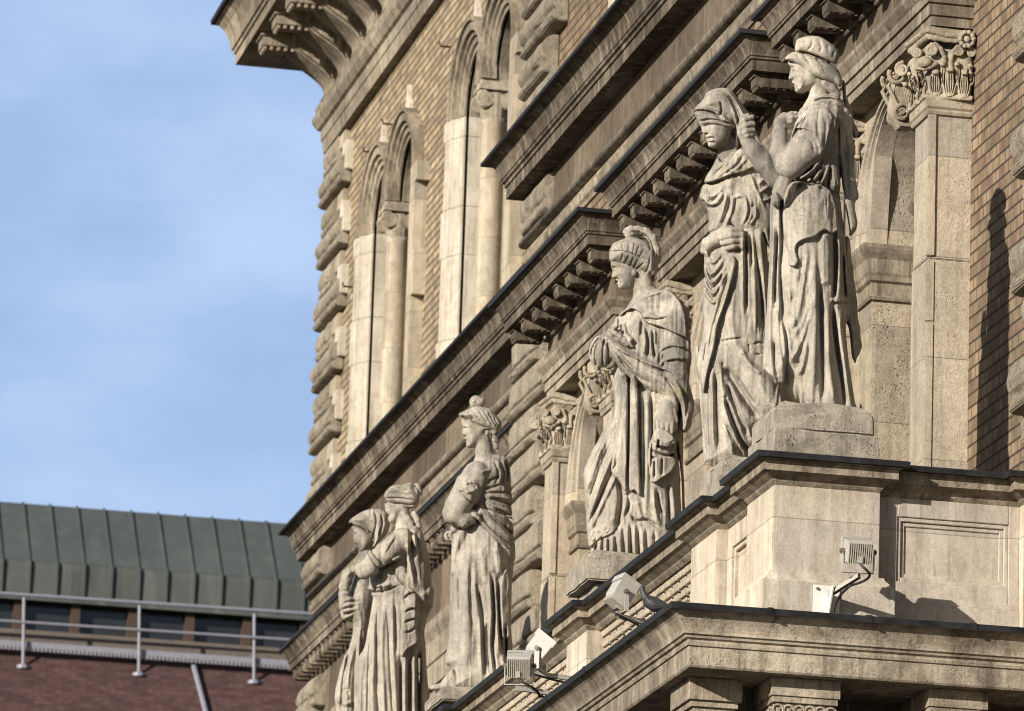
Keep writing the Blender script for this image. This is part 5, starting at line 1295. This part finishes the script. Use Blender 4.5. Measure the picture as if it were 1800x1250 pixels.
c.limb('1150,1074,-3,1.4 1150,1088,-3,1.0', 0.6); c.limb('1154,1074,3,1.4 1154,1088,3,1.0', 0.6)
c.cuts('1148,1056 1160,1062 1174,1071/1150,1064 1162,1068', 0.9, 1.2)
c.skin('body', M['feather'], pg.location, pg, 7, 0.1)

# ------------------------------------------------------------------ floodlights
def bez(a, b, c_, d, n=12):
    a, b, c_, d = (np.array(q, float) for q in (a, b, c_, d))
    return [tuple((1 - u) ** 3 * a + 3 * (1 - u) ** 2 * u * b + 3 * (1 - u) * u * u * c_ + u ** 3 * d) for u in [k / n for k in range(n + 1)]]
def floodlight(label, loc, rot, tilt, mount, size=1.0, plate=None):
    """housing aimed along its own +y; yoke straight below; arm to the point `mount` (world offset)"""
    th = thing('floodlight', label, 'floodlight', loc, 'floodlights along the ledge')
    e = bpy.data.objects.new('pivot', None)
    Rm = Matrix.Rotation(rot, 4, 'Z') @ Matrix.Rotation(tilt, 4, 'X')
    bpy.data.objects.remove(e)
    Rz = Matrix.Rotation(rot, 4, 'Z')
    def add(mb, name, mat, m=Rm, parent=th, **k):
        mb.v = [tuple(m @ (Vector(p) * size)) for p in mb.v]
        return add2(mb, name, mat, parent, **k)
    def add2(mb, name, mat, parent=th, **k):
        o = mb.build(name, mat, None, **k); o.parent = parent; return o
    h = MB()
    h.loft([[(-0.078, -0.05, -0.062), (0.078, -0.05, -0.062), (0.078, -0.05, 0.062), (-0.078, -0.05, 0.062)],
            [(-0.085, -0.02, -0.072), (0.085, -0.02, -0.072), (0.085, -0.02, 0.072), (-0.085, -0.02, 0.072)],
            [(-0.085, 0.088, -0.075), (0.085, 0.088, -0.075), (0.085, 0.088, 0.075), (-0.085, 0.088, 0.075)]])
    ho = add(h, 'housing', M['lamp_paint'], bevel=0.003)
    r = MB()
    for z0, z1, x0, x1 in ((0.078, 0.084, -0.092, 0.092), (-0.084, -0.078, -0.092, 0.092), (-0.078, 0.078, -0.092, -0.086), (-0.078, 0.078, 0.086, 0.092)):
        r.quadbox(x0, x1, 0.075, 0.125, z0, z1)
    add(r, 'front_rim', M['lamp_paint'], parent=th, bevel=0.001, seg=1)
    add(MB().quadbox(-0.08, 0.08, 0.089, 0.096, -0.07, 0.07), 'glass', M['glass'])
    fn = MB()
    for k in range(12):
        x = -0.075 + 0.15 * k / 11
        fn.quadbox(x - 0.0032, x + 0.0032, -0.085, -0.045, -0.066, 0.062)
    fn.quadbox(-0.014, 0.014, -0.094, -0.05, -0.062, -0.02)
    add(fn, 'cooling_fins', M['lamp_fin'])
    kb = MB()
    for s in (-1, 1):
        kb.tube([(s * 0.086, 0.01, 0), (s * 0.112, 0.01, 0)], 0.018, 14); kb.tube([(s * 0.110, 0.01, 0), (s * 0.118, 0.01, 0)], 0.009, 8)
    add(kb, 'pivot_knob', M['bolt'])
    yk = MB()
    for s in (-1, 1):
        yk.quadbox(s * 0.1 - 0.003, s * 0.1 + 0.003, -0.005, 0.025, -0.128, 0.012)
    yk.quadbox(-0.103, 0.103, -0.005, 0.025, -0.133, -0.127)
    add(yk, 'yoke', M['lamp_paint'], Rz)
    b0 = np.array((Rz @ Vector((0, 0.01, -0.14))) * size); b1 = np.array(mount, float)
    d = Vector(b1 - b0); L = d.length; q = d.to_track_quat('Y', 'Z').to_matrix().to_4x4()
    am = MB().quadbox(-0.016, 0.016, -0.02, L, -0.004, 0.0).quadbox(-0.016, -0.012, -0.02, L, -0.03, 0.0).quadbox(0.012, 0.016, -0.02, L, -0.03, 0.0)
    am.v = [tuple(Vector(b0) + q @ Vector(p)) for p in am.v]
    add2(am, 'arm', M['lamp_paint'])
    cb = MB().tube(bez(tuple(Rm @ (Vector((0, -0.075, -0.058)) * size)), tuple(Vector(b0) + Rz @ Vector((0.0, -0.12, 0.0))), tuple(Vector(b0) + Rz @ Vector((0.16, -0.10, -0.02))), tuple(b0 + (b1 - b0) * 0.25 + np.array((0.0, 0, -0.045)))), 0.0085, 8)
    add2(cb, 'cable', M['rubber'], smooth=True)
    cb = MB().tube(bez(tuple(b0 + (b1 - b0) * 0.25 + np.array((0, 0, -0.045))), tuple(b0 + (b1 - b0) * 0.5 + np.array((0, 0, -0.06))), tuple(b1 + np.array((0, -0.03, -0.04))), tuple(b1 + np.array((0.02, -0.03, -0.3)))), 0.0085, 8)
    add2(cb, 'cable', M['rubber'], smooth=True)
    if plate is not None:
        x0, x1, z0, z1, y = plate
        p = MB().quadbox(x0 - loc[0], x1 - loc[0], y - 0.012 - loc[1], y - loc[1], z0 - loc[2], z1 - loc[2])
        po = add2(p, 'base_plate', M['plate'], bevel=0.002, seg=1)
        g = MB().extr_x([(y - 0.012 - loc[1], b1[2]), (y - 0.17 - loc[1], b1[2] + 0.03), (y - 0.012 - loc[1], b1[2] - 0.22)], b1[0] - 0.004, b1[0] + 0.004)
        add2(g, 'gusset', M['plate'])
        add2(MB().tube([(x0 + 0.025 - loc[0], y - 0.012 - loc[1], z1 - 0.025 - loc[2]), (x0 + 0.025 - loc[0], y - 0.022 - loc[1], z1 - 0.025 - loc[2])], 0.010, 6), 'bolt', M['bolt'])
    return th
# on the corner pedestal, seen from behind
L1 = ony(1509, 970, 33.55)
pa, pb = ony(1431, 1027, 33.90), ony(1476, 1100, 33.90)
m1 = ony(1457, 1041, 33.87)
floodlight('pale finned floodlight on a white wall plate on the corner pedestal, seen from behind', tuple(L1), math.radians(-4), math.radians(18), m1 - L1, 1.0, (pa[0], pb[0], pb[2], pa[2], 33.92))
L2 = ony(1090, 1046, 36.6)
floodlight('pale floodlight side-on above the ledge beside the pigeon', tuple(L2), math.radians(-80), math.radians(58), np.array((0.55, 0.25, -0.16)), 0.95)
L3 = ony(948, 1146, 38.4)
floodlight('pale floodlight with its smooth side and round knob showing, rear one of two overlapping', tuple(L3), math.radians(-116), math.radians(52), np.array((0.55, 0.1, -0.16)), 1.03)
L4 = ony(913, 1171, 37.9)
floodlight('pale finned floodlight leftmost along the ledge, front one of two overlapping', tuple(L4), math.radians(-18), math.radians(24), np.array((0.6, 0.1, -0.17)), 1.0)
